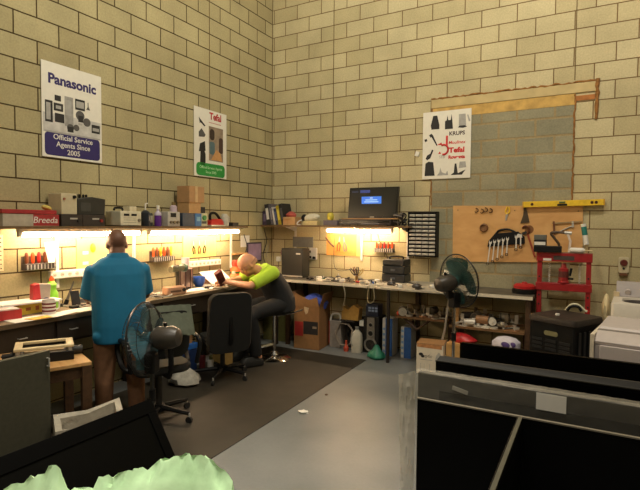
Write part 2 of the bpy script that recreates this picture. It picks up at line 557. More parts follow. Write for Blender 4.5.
# ================================================================== WALL SHELVES
SHELFW = wood_mat((98, 74, 46), (122, 94, 60), 0.6)
SA = 1.612
t = thing('wall_shelf', 'long crowded shelf above the left workbench with lights beneath', 'shelf', (0, 0, 0))
obj('board', MB().bx(0.004, 0.26, -5.2, -0.93, SA - 0.022, SA), SHELFW, t)
for y in (-3.44, -2.58, -0.98):
    u = obj('upright', MB().bx(0.002, 0.022, y - .014, y + .014, 1.05, SA - .022), WHITE, t)
    obj('bracket', MB().prism([(0.022, SA - .023), (0.23, SA - .023), (0.23, SA - .034), (0.022, SA - .075)], 'xz', y - .006, y + .006), WHITE, u)
SB = 1.632
t = thing('wall_shelf', 'shelf on the back wall carrying binders and a dark screen', 'shelf', (0, 0, 0))
obj('board', MB().bx(0.004, 2.26, -0.30, -0.004, SB - 0.022, SB), SHELFW, t)
for x in (0.43, 1.50, 2.16):
    u = obj('upright', MB().bx(x - .014, x + .014, -0.022, -0.002, 1.15, SB - .022), WHITE, t)
    obj('bracket', MB().prism([(-0.022, SB - .023), (-0.27, SB - .023), (-0.27, SB - .034), (-0.022, SB - .09)], 'yz', x - .006, x + .006), WHITE, u)


def tube_light(label, loc, rz, ln, watts):
    """fluorescent batten: local x along the tube, -y towards the room"""
    t = thing('fluorescent_light', label, 'light', loc, rz, 'fluorescent lights under the shelves')
    obj('housing', MB().bx(-ln / 2, ln / 2, -.022, .022, -.026, 0), WHITE, t)
    m = bpy.data.materials.new('tube_glow'); m.use_nodes = True
    nt = m.node_tree; nt.nodes.clear()
    e = nt.nodes.new('ShaderNodeEmission'); o = nt.nodes.new('ShaderNodeOutputMaterial')
    nz = nt.nodes.new('ShaderNodeTexNoise'); nz.inputs['Scale'].default_value = 1.0
    e.inputs[0].default_value = (1.0, 0.70, 0.425, 1); e.inputs[1].default_value = watts
    nt.links.new(e.outputs[0], o.inputs[0])
    obj('tube', MB().cyl((-ln / 2 + .03, -.004, -.048), (ln / 2 - .03, -.004, -.048), .019, n=12), m, t)
    for s in (-1, 1): obj('lamp_holder', MB().bx(s * ln / 2 - .03 * (s > 0), s * ln / 2 + .03 * (s < 0), -.02, .014, -.064, -.0262), WHITE, t)
    return t


tube_light('glowing tube light under the left shelf behind the standing man', (0.20, -3.27, SA - .022), PI / 2, 1.24, TUBE_POWER)
tube_light('glowing tube light under the left shelf above the yellow tool poster', (0.20, -1.80, SA - .022), PI / 2, 1.52, TUBE_POWER)
tube_light('glowing tube light under the back shelf below the dark screen', (1.53, -0.20, SB - .022), 0, 0.98, TUBE_POWER)

# ================================================================== FOREGROUND SCREENS (right)
SCR = M((4, 4, 5), 0.4, var=0.05, spec=0.1)
FRM = M((6, 6, 6), 0.5, spec=0.07)
SIL = M((128, 122, 112), 0.4, 0.3)


def flat_tv(label, loc, w, h, th, rz=0, edge=SIL, back=0.0):
    """standing panel; local x along the width from its left end, front on -y"""
    t = thing('television', label, 'television', loc, rz)
    obj('cabinet', MB().bx(0, w, 0, th, 0, h), FRM, t, 0.004)
    obj('screen', MB().bx(.012, w - .012, -.002, .001, .03, h - .014), SCR, t)
    obj('top_edge', MB().bx(0, w, -.003, .012, h, h + .006), edge, t, label='thin silver top edge')
    obj('foot', MB().bx(.2, .34, -.1, th + .1, 0, .012), FRM, t)
    obj('foot', MB().bx(w - .34, w - .2, -.1, th + .1, 0, .012), FRM, t)
    if back:
        rings = [[(.12, th, .12), (w - .12, th, .12), (w - .12, th, h - .05), (.12, th, h - .05)], [(.25, th + back, .2), (w - .25, th + back, .2), (w - .25, th + back, h - .2), (.25, th + back, h - .2)]]
        obj('back_cover', MB().loft(rings), FRM, t)
    return t


flat_tv('frontmost black flat television, silver top edge, at bottom right', (3.565, -3.95, 0), 1.42, .826, .035)
flat_tv('black flat panel standing endways, running back to the frontmost television', (4.026, -4.86, 0), .90, .826, .020, PI / 2, M((72, 70, 58), 0.5))
# wrapped television
t = thing('wrapped_television', 'television wrapped in clear plastic film with a white paper label', 'television', (3.43, -3.52, 0))
obj('cabinet', MB().bx(0, 1.45, 0, .05, 0, .82), M((58, 55, 49), 0.45, var=0.2, scale=8), t, .006)
obj('screen', MB().bx(.125, 1.33, -.004, .001, .06, .735), SCR, t)
rw = random.Random(11)


def film(nx, nz, f):
    mb = MB(); vs = []; fs = []
    for j in range(nz + 1):
        for i in range(nx + 1): vs.append(f(i / nx, j / nz))
    for j in range(nz):
        for i in range(nx):
            a = j * (nx + 1) + i; fs.append((a, a + 1, a + nx + 2, a + nx + 1))
    return mb.add(vs, fs)


FILM = M((196, 192, 180), 0.22, var=0.1, scale=30, alpha=0.16, bump=0.5)
FILM2 = M((178, 172, 160), 0.25, var=0.2, scale=14, alpha=0.34, bump=0.6)
FILM3 = M((200, 194, 178), 0.35, var=0.2, scale=10, alpha=0.5, bump=0.6)
wr = [[rw.uniform(-1, 1) for _ in range(64)] for _ in range(40)]
obj('plastic_film', film(60, 30, lambda u, v: (-.01 + 1.47 * u, -.012 + .004 * wr[int(v * 30)][int(u * 60)], v * .828)), FILM, t, label='clear plastic film over the front')
obj('plastic_film', film(60, 6, lambda u, v: (-.01 + 1.47 * u, -.012 + .08 * v, .824 + .003 * wr[int(v * 6)][int(u * 60)] + .008 * math.sin(PI * v))), FILM2, t, label='bunched plastic film along the top edge')
obj('plastic_film', film(12, 30, lambda u, v: (-.01 - .10 * (1 - u) * (.75 + .25 * v), -.012 - .02 * math.sin(PI * u) + .008 * wr[int(v * 30)][int(u * 12)], .03 + v * (.80 - .035 * (1 - u)))), FILM3, t, label='loose flap of plastic film at the left end')
obj('paper_label', MB().bx(.615, .75, -.018, -.0165, .733, .817), PAPER, t, label='white paper label')
mbp = MB(); mbp.box((.24, -.0175, .762), (.085, .002, .022), (0, R(12), 0)); obj('tape', mbp, M((160, 156, 146), 0.4), t, label='grey strip of tape')
t = flat_tv('black television with a bulging back behind the wrapped television', (3.41, -3.09, 0), 1.45, .775, .05, 0, M((44, 42, 38), 0.5), .05)
obj('back_cover', MB().loft([[(0.0, .012, .775), (1.45, .012, .775), (1.45, .03, .812), (0.02, .03, .805)], [(0.02, .09, .76), (1.43, .09, .76), (1.43, .085, .80), (0.03, .085, .795)]]), M((40, 38, 35), 0.55), t)
flat_tv('rearmost black television of the row, beside the grey machine', (3.455, -2.63, 0), 1.45, .80, .06, 0, FRM)

# ================================================================== FOREGROUND LEFT
mb = MB(); mb.bx(-.04, 0, -.95, 0, 0.03, .835)
t = thing('display_panel', 'dark green-grey upright panel at the left edge, standing before the pine table', 'panel', (1.28, -4.31, 0))
obj('board', mb, M((64, 62, 48), 0.7, var=0.12, scale=40), t, .004)
for y in (-.8, -.2): obj('foot', MB().bx(-.16, .1, y, y + .05, 0, .03), BLACK, t)
obj('handle', MB().tube([(.0, -.02, .79), (.022, -.02, .79), (.022, -.02, .74), (.0, -.02, .74)], .005), STEEL, t)
# tilted television
t = thing('tilted_television', 'black television tipped back on its lower edge beside the green foam', 'television', (2.30, -4.09, 0.0), -PI / 2 - 0.02, rot=(R(-33), 0, R(90)))
for c in ():
    pass
t.rotation_euler = (0, 0, 0)
TL = Matrix.Rotation(R(-33), 4, 'Y')
mb = MB(); mb.X = TL; mb.bx(-.04, 0, -1.15, 0, 0.0, .68); obj('cabinet', mb, FRM, t, .004)
mb = MB(); mb.X = TL; mb.bx(0, .012, -1.15, 0, .6, .68); mb.bx(0, .012, -1.15, 0, 0.0, .1); mb.bx(0, .012, -.06, 0, .1, .6); mb.bx(0, .012, -1.15, -1.09, .1, .6)
obj('bezel', mb, M((5, 5, 5), 0.55, spec=0.05), t, .002)
mb = MB(); mb.X = TL; mb.bx(-.001, .003, -1.09, -.06, .1, .6); obj('screen', mb, M((6, 6, 5), 0.5, spec=0.06), t)
mb = MB(); mb.X = TL; mb.bx(-.09, -.04, -.95, -.2, .1, .5); obj('back_cover', mb, FRM, t, .01)
# open carton lined with white film
t = thing('lined_carton', 'open box lined with crumpled whitish plastic by the pine table', 'box', (1.44, -4.15, 0), R(-30))
mb = MB()
for x0, x1, y0, y1 in ((-.13, .13, -.19, -.178), (-.13, .13, .178, .19), (-.13, -.118, -.178, .178), (.118, .13, -.178, .178)): mb.bx(x0, x1, y0, y1, 0, .36)
mb.bx(-.13, .13, -.19, .19, 0, .012)
obj('carton', mb, CARD, t)
LIN = M((172, 164, 148), 0.6, var=0.12, scale=26, bump=0.6)
mb = MB()
def liner(w, d, z): return [(-w, -d, z + rw.uniform(-.015, .015)), (0, -d, z + rw.uniform(-.015, .015)), (w, -d, z), (w, 0, z + rw.uniform(-.015, .015)), (w, d, z), (0, d, z + rw.uniform(-.015, .015)), (-w, d, z + .05), (-w, 0, z)]
mb.loft([liner(.145, .205, .05), liner(.148, .208, .22), liner(.145, .204, .38), liner(.105, .165, .37), liner(.095, .155, .1), liner(.08, .13, .06)], caps=False)
obj('plastic_liner', mb, LIN, t)
# pine side table with a bench press tool
t = thing('side_table', 'small pine-topped table with dark legs in front of the left workbench', 'table', (0.95, -4.02, 0), R(-22))
obj('tabletop', MB().bx(-.30, .30, -.52, .13, .665, .69), PINE, t, .003)
for sx in (-1, 1):
    for y in (-.49, .10): obj('leg', MB().bx(sx * .27 - .03, sx * .27 + .03, y - .03, y + .03, 0, .665), DKWOOD, t)
obj('rail', MB().bx(-.24, .24, .09, .11, .58, .665), DKWOOD, t); obj('rail', MB().bx(-.24, .24, -.50, -.48, .58, .665), DKWOOD, t)
obj('rail', MB().bx(.26, .28, -.46, .07, .58, .665), DKWOOD, t)
t = thing('drill_vice', 'black machine with a cream top frame on the pine table', 'machine', (0.93, -4.13, 0.69), R(58))
t.scale = (1.2, 1.2, 1.2)
obj('base', MB().bx(-.15, .15, -.10, .10, 0, .055), BLACK, t, .004)
mb = MB(); mb.bx(-.15, .15, -.10, -.07, .075, .09); mb.bx(-.15, .15, .07, .10, .075, .09); mb.bx(-.15, -.11, -.07, .07, .075, .09); mb.bx(.11, .15, -.07, .07, .075, .09)
obj('top_frame', mb, M((206, 188, 148), 0.45), t, .003, label='cream rectangular frame')
for sx in (-1, 1):
    for sy in (-1, 1): obj('pillar', MB().cyl((sx * .13, sy * .085, .055), (sx * .13, sy * .085, .076), .012), STEEL, t)
obj('plate', MB().bx(-.10, .10, -.06, .06, .055, .062), M((150, 126, 88), 0.5), t)
obj('clamp_knob', MB().cyl((-.15, 0, .03), (-.21, 0, .03), .02), BLACK, t)
obj('motor', MB().cyl((.15, 0.03, .028), (.2, .03, .028), .026), DARK, t)
solo('cable', MB().tube(curve3([(.66, -4.28, .695), (.70, -4.2, .72), (.66, -4.12, .72), (.60, -4.08, .694)]), .006), RUBBER, 'short black lead beside the machine on the pine table', 'cable')
# green foam on a carton
t = thing('carton', 'low brown carton underneath the torn green foam', 'box', (2.79, -5.0, 0), R(32))
obj('body', MB().bx(-.42, .42, -.22, .12, 0, .464), CARD, t)
FG = M((206, 250, 196), 0.95, var=0.14, scale=6, bump=0.8)
mb = MB(); nx = 64; ny = 14; rf = random.Random(5)
top = []
prof = [(-.56, .13), (-.42, .20), (-.315, .25), (-.21, .31), (-.19, .295), (-.175, .235), (-.09, .235), (-.07, .255), (.035, .25), (.105, .275), (.14, .295), (.28, .30), (.37, .275), (.41, .23), (.44, .10)]
def ph(x):
    for (a, ha), (b, hb) in zip(prof, prof[1:]):
        if a <= x <= b: return ha + (hb - ha) * (x - a) / (b - a)
    return .1
vs = []; fs = []
for side in (0, 1):
    for j in range(ny + 1):
        for i in range(nx + 1):
            x = -.55 + .99 * i / nx; v = j / ny
            h = ph(x) + (rf.uniform(-.012, .012) + .012 * math.sin(x * 47) * math.sin(x * 23)) * (v > .8)
            bulge = .05 * math.sin(PI * min(1, v * 1.02)) * (1 if side else -1)
            y = .02 + .05 * math.sin(x * 9) + bulge + (.02 if side else -.02) * (1 - v) + rf.uniform(-.004, .004) - .06 * (1 - v) * (1 - side)
            vs.append((x, y, h * v))
W = nx + 1; S = W * (ny + 1)
for j in range(ny):
    for i in range(nx):
        a = j * W + i; fs.append((a, a + 1, a + 1 + W, a + W)); fs.append((S + a, S + a + W, S + a + W + 1, S + a + 1))
for i in range(nx):
    a = ny * W + i; fs.append((a, a + 1, S + a + 1, S + a + W * 0)); fs.append((i, S + i, S + i + 1, i + 1))
for j in range(ny):
    for i in (0, nx):
        a = j * W + i; fs.append((a, S + a, S + a + W, a + W))
mb.add(vs, fs)
solo('foam_sheet', mb, FG, 'torn pale green foam with ragged edge at bottom left', 'foam', (2.79, -5.0, .466), R(32))

# ================================================================== FANS


def make_fan(label, loc, rz, zc, tilt, dia, base_r, pole_mat, blade_mat, grp):
    """pedestal fan blowing along local +x"""
    t = thing('pedestal_fan', label, 'fan', loc, rz, grp)
    obj('base', MB().lathe([(base_r, 0), (base_r, .012), (base_r * .9, .03), (.05, .05), (.035, .09)], n=32), BLACK, t)
    p = obj('pole', MB().cyl((0, 0, .085), (0, 0, zc - .12), .014), pole_mat, t)
    obj('collar', MB().cyl((0, 0, zc * .55), (0, 0, zc * .55 + .07), .022), BLACK, p)
    obj('control_box', MB().box((0, 0, zc - .16), (.07, .08, .13)), BLACK, t, .008)
    T_ = Matrix.Translation((0, 0, zc)) @ Matrix.Rotation(R(tilt), 4, 'Y')
    mb = MB(); mb.X = T_; mb.lathe([(.015, -.20), (.055, -.185), (.072, -.14), (.075, -.05), (.06, -.02), (.03, 0)], axis=(1, 0, 0), n=24)
    mt = obj('motor_housing', mb, M((58, 52, 46), 0.4), t)
    mb = MB(); mb.X = T_; mb.cyl((-.10, 0, .07), (-.10, 0, .095), .012); obj('oscillation_knob', mb, BLACK, mt)
    mb = MB(); mb.X = T_; mb.box((-.07, 0, -.085), (.05, .045, .10)); obj('neck', mb, BLACK, t, .006)
    r = dia / 2
    mb = MB(); mb.X = T_
    ring = lambda x, q: [(x, q * math.cos(2 * PI * i / 48), q * math.sin(2 * PI * i / 48)) for i in range(48)]
    mb.tube(ring(.045, r), .006, 6, True)
    for x, q in ((.095, r * .82), (.11, r * .45), (0.0, r * .82)): mb.tube(ring(x, q), .0022, 5, True)
    NS = 56
    for i in range(NS):
        a = 2 * PI * i / NS; c = math.cos(a); s = math.sin(a)
        mb.tube([(x, q * c, q * s) for x, q in ((.115, .05), (.11, r * .5), (.09, r * .86), (.045, r))], .0011, 4)
        mb.tube([(x, q * c, q * s) for x, q in ((-.03, .07), (-.02, r * .5), (.005, r * .86), (.045, r))], .0011, 4)
    obj('cage', mb, M((46, 46, 46), 0.35, 0.5), t)
    mb = MB(); mb.X = T_; mb.lathe([(.05, .10), (.05, .116), (.03, .122)], axis=(1, 0, 0)); obj('badge', mb, CHROME, t)
    mb = MB(); mb.X = T_; mb.lathe([(.04, .0), (.042, .05), (.025, .075)], axis=(1, 0, 0)); hub = obj('hub', mb, blade_mat, t)
    for k in range(4):
        vs = []; fs = []; a0 = 2 * PI * k / 4
        for side in (0, 1):
            for j in range(7):
                q = .035 + (r * .88 - .035) * j / 6; half = R(16 + 27 * math.sin(PI * (.12 + .72 * j / 6)))
                for i in range(7):
                    u = i / 6 * 2 - 1; a = a0 + half * u
                    vs.append((.035 + .028 * u + (.003 if side else 0), q * math.cos(a), q * math.sin(a)))
        for j in range(6):
            for i in range(6):
                a = j * 7 + i; fs.append((a, a + 1, a + 8, a + 7)); fs.append((49 + a, 49 + a + 7, 49 + a + 8, 49 + a + 1))
        mb = MB(); mb.X = T_; mb.add(vs, fs); obj('blade', mb, blade_mat, hub)
    return t


TEAL = M((66, 104, 116), 0.22, var=0.06, alpha=0.85)
make_fan('pedestal fan at left, near the standing man and chair', (1.80, -3.955, 0), R(200), .905, 4, .46, .20, DARK, TEAL, 'pedestal fans')
TEAL2 = M((56, 96, 92), 0.2, var=0.06, alpha=0.8)
make_fan('pedestal fan on the right in front of the back workbench', (3.225, -1.87, 0), R(56), 1.155, -6, .47, .20, CHROME, TEAL2, 'pedestal fans')

# ================================================================== CHAIRS


def office_chair(label, loc, rz, seat_z, top_z, arms, bw, bm, cover=None):
    """swivel chair facing local +y"""
    t = thing('office_chair', label, 'chair', loc, rz, 'swivel office chairs')
    obj('seat', MB().loft([[(x * s, y * s - .0, z) for x, y in rrect(.46, .40, .1)] for s, z in ((.92, seat_z - .05), (1, seat_z - .03), (1, seat_z), (.93, seat_z + .02))]), bm, t)
    mb = MB(); rings = []
    zb = seat_z + (.10 if arms else -.13)
    for y, s in ((-.27, .94), (-.25, 1), (-.215, 1), (-.20, .94)):
        rings.append([(x * s, y + .10 * (x / bw) ** 2 - .06 * (z - zb) / (top_z - zb) * 1.0, (zb + top_z) / 2 + (z - (zb + top_z) / 2) * (s ** .4)) for x, z in rrect(bw, top_z - zb, .09, 6, 0, (zb + top_z) / 2)])
    obj('backrest', MB().loft(rings), bm, t)
    obj('back_support', MB().tube([(0, -.02, seat_z - .06), (0, -.24, seat_z - .05), (0, -.29, seat_z + .02), (0, -.275, seat_z + .25)], .022), BLACK, t)
    obj('gas_column', MB().cyl((0, 0, .09), (0, 0, seat_z - .05), .026), DARK, t)
    hub = obj('star_base', MB().cyl((0, 0, .07), (0, 0, .13), .045), BLACK, t)
    for k in range(5):
        a = 2 * PI * k / 5 + .3; c = math.cos(a); s = math.sin(a)
        obj('base_arm', MB().tube([(.03 * c, .03 * s, .105), (.29 * c, .29 * s, .082)], [.024, .016], 6), BLACK, t)
        cs = obj('caster', MB().cyl((.29 * c - .012 * s, .29 * s + .012 * c, .0285), (.29 * c + .012 * s, .29 * s - .012 * c, .0285), .028), RUBBER, t)
        obj('caster_stem', MB().cyl((.29 * c, .29 * s, .03), (.29 * c, .29 * s, .085), .009), STEEL, cs)
    if arms:
        for sx in (-1, 1):
            obj('armrest', MB().tube(curve3([(sx * .27, -.15, seat_z), (sx * .29, -.17, seat_z + .15), (sx * .29, -.12, seat_z + .215), (sx * .29, .10, seat_z + .215), (sx * .29, .16, seat_z + .14), (sx * .28, .10, seat_z + .02), (sx * .26, .02, seat_z - .02), (sx * .2, .0, seat_z - .03)], 5), .02, 8), BLACK, t)
    if cover: cover(t)
    return t


FABK = M((30, 30, 29), 0.85, var=0.1)
FABG = M((19, 19, 18), 0.9, var=0.1)


def jacket(t):
    mb = MB(); rj = random.Random(4); rings = []
    for k in range(13):
        a = k / 12
        z = .985 - abs(a - .5) * 2 * .20 + .02 * math.cos(PI * (a - .5)); y = -.345 + .115 * (a if a < 1 else 1)
        y = -.385 + .175 * a
        rings.append([(x, y + .1 * (x / .42) ** 2 + rj.uniform(-.006, .006), z + rj.uniform(-.006, .006) - .03 * (x / .22) ** 2 + dz) for x, dz in [(-.165 + .33 * i / 14, 0) for i in range(15)] + [(.165 - .33 * i / 14, -.012) for i in range(15)]])
    obj('draped_jacket', mb.loft(rings), M((92, 98, 84), 0.9, var=0.15), t, label='grey-green cloth draped over the backrest')


office_chair('black swivel chair with loop armrests and grey-green cloth beside the fan', (1.12, -3.27, 0), R(66), .47, .96, True, .34, FABK, jacket)
office_chair('empty black swivel chair in front of the seated man', (.84, -2.13, 0), R(58), .45, .945, False, .46, FABG)
# chrome stool
t = thing('swivel_stool', 'chrome pedestal stool under the seated man', 'stool', (0.90, -1.245, 0), R(150))
obj('base', MB().lathe([(.21, 0), (.21, .012), (.17, .035), (.06, .06), (.035, .10)], n=36), CHROME, t)
obj('column', MB().cyl((0, 0, .09), (0, 0, .56), .022), CHROME, t)
obj('seat', MB().lathe([(.02, .555), (.18, .56), (.2, .58), (.2, .61), (.17, .63), (.02, .635)], n=32), FABK, t)
mb = MB(); mb.tube(curve3([(.0, .02, .18), (.0, .16, .17), (0, .27, .15), (0, .35, .11)], 5), [.018] * 8 + [.03] * 8); obj('footrest', mb, CHROME, t)
mb = MB(); mb.tube([(-.02, -.03, .53), (-.10, -.2, .56), (-.14, -.32, .60)], .011); obj('lever', mb, CHROME, t)

# ================================================================== PEOPLE


def hand(mb, wrist, fwd, palm_n, side, curl=30, sc=1.0):
    """five-fingered hand. fwd: finger direction, palm_n: direction the palm faces, side: +1 thumb on cross side"""
    w = Vector(wrist); f = Vector(fwd).normalized(); n = Vector(palm_n); n = (n - f * n.dot(f)).normalized(); s = f.cross(n) * side
    mb.cap(w - f * .01, w + f * .03, .026 * sc, .03 * sc)
    for k in range(-2, 3): mb.cap(w + f * .02 + s * .008 * k, w + f * .085 * sc + s * .0155 * k * sc, .014 * sc, .0125 * sc, 8)
    for k, (off, ln) in enumerate(((.030, .070), (.010, .080), (-.011, .075), (-.031, .058))):
        p = w + f * .085 * sc + s * off * sc; a = R(curl * .4); r = .0088 * sc
        for j, q in enumerate((.45, .32, .25)):
            d = f * math.cos(a) + n * math.sin(a); e = p + d * ln * q * sc
            mb.cap(p, e, r, r * .92, 8); p = e; a += R(curl); r *= .92
    p = w + f * .025 + s * .028 * sc; d = (f * .62 + s * .62 + n * .4).normalized()
    e = p + d * .045 * sc; mb.cap(p, e, .0125 * sc, .011 * sc, 8)
    d2 = (f * .85 + s * .2 + n * .5).normalized(); mb.cap(e, e + d2 * .032 * sc, .0108 * sc, .009 * sc, 8)


def head(mb, c, pitch, s=1.0):
    """head centred at c facing local +y, pitched down by pitch degrees"""
    X0 = mb.X; mb.X = X0 @ Matrix.Translation(c) @ Matrix.Rotation(-R(pitch), 4, 'X')
    mb.ell((0, -.012, .03), (.076 * s, .096 * s, .088 * s), n=22, k=14)
    mb.ell((0, .02, -.045), (.060 * s, .070 * s, .075 * s), n=18, k=10)
    mb.ell((0, .055, -.095), (.034 * s, .03 * s, .026 * s))
    mb.cap((0, .082, .012), (0, .104, -.03), .010, .015, 10)
    mb.ell((0, .075, .03), (.055, .022, .012))
    mb.ell((0, .083, -.066), (.026, .012, .009))
    for sx in (-1, 1):
        mb.ell((sx * .075 * s, -.012, -.012), (.010, .022, .034), (0, 0, sx * R(-25)), 10, 7)
        mb.ell((sx * .04, .066, -.025), (.022, .02, .02))
    mb.X = X0


def eyes(t, c, pitch, skin):
    X = Matrix.Translation(c) @ Matrix.Rotation(-R(pitch), 4, 'X')
    mb = MB(); mb.X = X
    for sx in (-1, 1): mb.ell((sx * .031, .079, .008), (.013, .010, .009))
    obj('eyes', mb, M((40, 28, 22), 0.2), t)


def ringz(cx, cy, z, rx, ry, n=22, tilt=0.0):
    return [(cx + rx * math.copysign(abs(math.cos(2 * PI * i / n)) ** .8, math.cos(2 * PI * i / n)), cy + ry * math.copysign(abs(math.sin(2 * PI * i / n)) ** .8, math.sin(2 * PI * i / n)), z + tilt * math.sin(2 * PI * i / n)) for i in range(n)]


# ---- standing man, seen from behind
t = thing('person', 'standing person in teal polo shirt seen from behind, working at the left bench', 'person', (0.81, -3.41, 0), R(60))
SKIN1 = M((112, 76, 58), 0.5, var=0.06)
mb = MB()
HC = (0.0, .11, 1.462)
head(mb, HC, 16, 1.04)
mb.cap((0, .05, 1.30), (0, .085, 1.43), .066, .062, 16)
mb.loft([ringz(0, 0, .86, .16, .11), ringz(0, .01, 1.0, .16, .11), ringz(0, .03, 1.2, .18, .11), ringz(0, .04, 1.32, .14, .08)])
for sx, el, wr in ((-1, (-.228, .10, 1.03), (-.16, .32, .975)), (1, (.235, .12, 1.02), (.10, .32, .985))):
    mb.cap((sx * .19, .045, 1.255), el, .045, .042); mb.cap(el, wr, .044, .030)
    f = (Vector(wr) - Vector(el)); hand(mb, Vector(wr) + f.normalized() * .01, f + Vector((0, .1, -.06)), (0, .1, -1), 1 if sx < 0 else -1, 30)
    mb.cap((sx * .10, 0, .88), (sx * .12, .0, .49), .09, .06); mb.cap((sx * .12, 0, .49), (sx * .13, -.03, .09), .062, .04)
    mb.cap((sx * .13, -.05, .045), (sx * .15, .12, .035), .04, .035)
organic('body', mb, SKIN1, t, .0065, 4)
eyes(t, HC, 16, SKIN1)
mb = MB(); X = Matrix.Translation(HC) @ Matrix.Rotation(-R(16), 4, 'X'); mb.X = X
mb.ell((0, -.0125, .0305), (.0800, .1010, .0925), (0, 0, 0), 22, 14)
obj('hair', mb, M((110, 75, 58), 0.5, var=0.06, scale=80), t, label='very short cropped hair')
TEALS = M((20, 112, 154), 0.82, var=0.07, scale=10, bump=0.25)
mb = MB()
mb.loft([ringz(0, -.01, .66, .205, .15), ringz(0, -.005, .80, .212, .155), ringz(0, .005, .95, .212, .15), ringz(0, .02, 1.10, .218, .145), ringz(0, .035, 1.22, .222, .138), ringz(0, .045, 1.30, .195, .115), ringz(0, .055, 1.345, .14, .09), ringz(0, .06, 1.365, .085, .075)])
for sx, el in ((-1, (-.228, .095, 1.02)), (1, (.235, .11, 1.035))):
    a = Vector((sx * .175, .045, 1.252)); e = Vector(el); d = (e - a).normalized()
    mb.tube([a - d * .03, a, a + d * .08, e - d * .03, e], [.066, .084, .080, .072, .070], 18)
mb.ell((.0, -.09, .78), (.15, .07, .07)); mb.cap((-.17, -.07, .72), (.1, -.1, .86), .05, .05); mb.cap((.18, -.05, .70), (-.05, -.1, .95), .05, .045)
organic('polo_shirt', mb, TEALS, t, .010, 5)
mb = MB(); mb.loft([ringz(0, .058, 1.345, .10, .09, 24, .0), ringz(0, .068, 1.385, .081, .082, 24, -.008), ringz(0, .068, 1.388, .074, .075, 24, -.008), ringz(0, .06, 1.35, .08, .078, 24)], False)
obj('collar', mb, TEALS, t)
BRN = M((132, 94, 66), 0.85, var=0.12, bump=0.2)
mb = MB()
mb.loft([ringz(0, -.005, .72, .175, .13), ringz(0, 0, .95, .17, .125)])
for sx in (-1, 1):
    mb.tube([(sx * .09, 0, .86), (sx * .10, 0, .76), (sx * .115, .0, .5), (sx * .125, -.02, .3), (sx * .13, -.025, .055)], [.105, .108, .088, .074, .066], 16)
organic('trousers', mb, BRN, t, .011, 5)
for sx in (-1, 1):
    mb = MB(); mb.loft([[(sx * .14 + x, y + .03, z) for x, y in rrect(.10 * s, .29 * s, .045)] for s, z in ((1, 0), (1, .03), (.92, .06), (.6, .095))]); obj('shoe', mb, M((40, 32, 26), 0.6), t)

# ---- seated man leaning over the bench
t = thing('person', 'seated bald person in lime and navy shirt, leaning with an arm outstretched', 'person', (0.945, -1.225, 0), R(150))
t.scale = (1.08, 1.08, 1.0)
SKIN2 = M((206, 150, 116), 0.45, var=0.06)
mb = MB()
HC = (0.0, .375, 1.165)
head(mb, HC, 38, 1.12)
mb.cap((0, .20, 1.06), (0, .32, 1.13), .064, .058, 16)
def ringt(p, d, rx, ry, n=22):
    d = Vector(d).normalized(); u = Vector((1, 0, 0)); w = d.cross(u).normalized() * -1; p = Vector(p)
    return [p + u * rx * math.cos(2 * PI * i / n) + w * ry * math.sin(2 * PI * i / n) for i in range(n)]
mb.loft([ringt((0, -.02, .70), (0, .2, 1), .16, .12), ringt((0, .07, .9), (0, .4, 1), .15, .11), ringt((0, .15, 1.04), (0, .6, 1), .15, .09)])
EL = (-.245, .44, .955); WL = (-.01, .60, .975)
mb.cap((-.19, .165, 1.09), EL, .05, .042); mb.cap(EL, WL, .042, .029)
hand(mb, Vector(WL) + Vector((.012, .006, 0)), (.8, .55, .10), (.3, -.1, -1), 1, 32)
ER = (.27, .36, .97); WR = (.13, .56, .965)
mb.cap((.19, .165, 1.09), ER, .05, .042); mb.cap(ER, WR, .042, .029)
hand(mb, Vector(WR), (-.5, .8, 0), (0, .0, -1), -1, 35)
for sx in (-1, 1):
    mb.cap((sx * .10, -.01, .69), (sx * .15, .38, .60), .085, .055); mb.cap((sx * .15, .38, .60), (sx * .14, .32, .14), .055, .04); mb.cap((sx * .14, .30, .10), (sx * .15, .45, .06), .04, .035)
organic('body', mb, SKIN2, t, .0065, 4)
eyes(t, HC, 38, SKIN2)
mb = MB(); mb.X = Matrix.Translation(HC) @ Matrix.Rotation(-R(38), 4, 'X')
mb.loft([ringz(0, -.014, -.02, .085, .107), ringz(0, -.016, .0, .0865, .109), ringz(0, -.018, .022, .086, .107)])
obj('hair', mb, M((178, 130, 102), 0.7), t, label='thin fringe of very short hair')
NAVY = M((28, 30, 34), 0.8, var=0.14, scale=9, bump=0.3)
mb = MB()
mb.loft([ringt((0, -.035, .60), (0, .1, 1), .20, .155), ringt((0, -.03, .72), (0, .2, 1), .20, .155), ringt((0, .03, .86), (0, .4, 1), .195, .148), ringt((0, .095, .97), (0, .5, 1), .198, .138), ringt((0, .135, 1.04), (0, .55, 1), .19, .118), ringt((0, .155, 1.08), (0, .6, 1), .165, .09)])
organic('shirt_body', mb, NAVY, t, .010, 5, label='navy lower shirt')
mb = MB()
mb.loft([ringt((0, .135, 1.02), (0, .55, 1), .196, .128), ringt((0, .155, 1.06), (0, .6, 1), .185, .12), ringt((0, .185, 1.105), (0, .7, 1), .14, .09), ringt((0, .21, 1.135), (0, .8, 1), .085, .075)])
for a, e in (((-.185, .15, 1.085), EL), ((.185, .15, 1.085), ER)):
    a = Vector(a); e = Vector(e); d = (e - a).normalized()
    mb.tube([a - d * .04, a, a + d * .1, e - d * .05, e - d * .03], [.062, .082, .080, .072, .071], 18)
organic('shirt_yoke', mb, LIME, t, .010, 5, label='bright lime yoke and sleeves')
mb = MB()
mb.loft([ringz(0, -.02, .62, .185, .155), ringz(0, -.03, .78, .185, .14)])
for sx in (-1, 1): mb.tube([(sx * .09, -.05, .69), (sx * .105, .05, .68), (sx * .145, .34, .625), (sx * .15, .40, .57), (sx * .145, .36, .40), (sx * .14, .33, .12)], [.10, .105, .085, .078, .07, .065], 16)
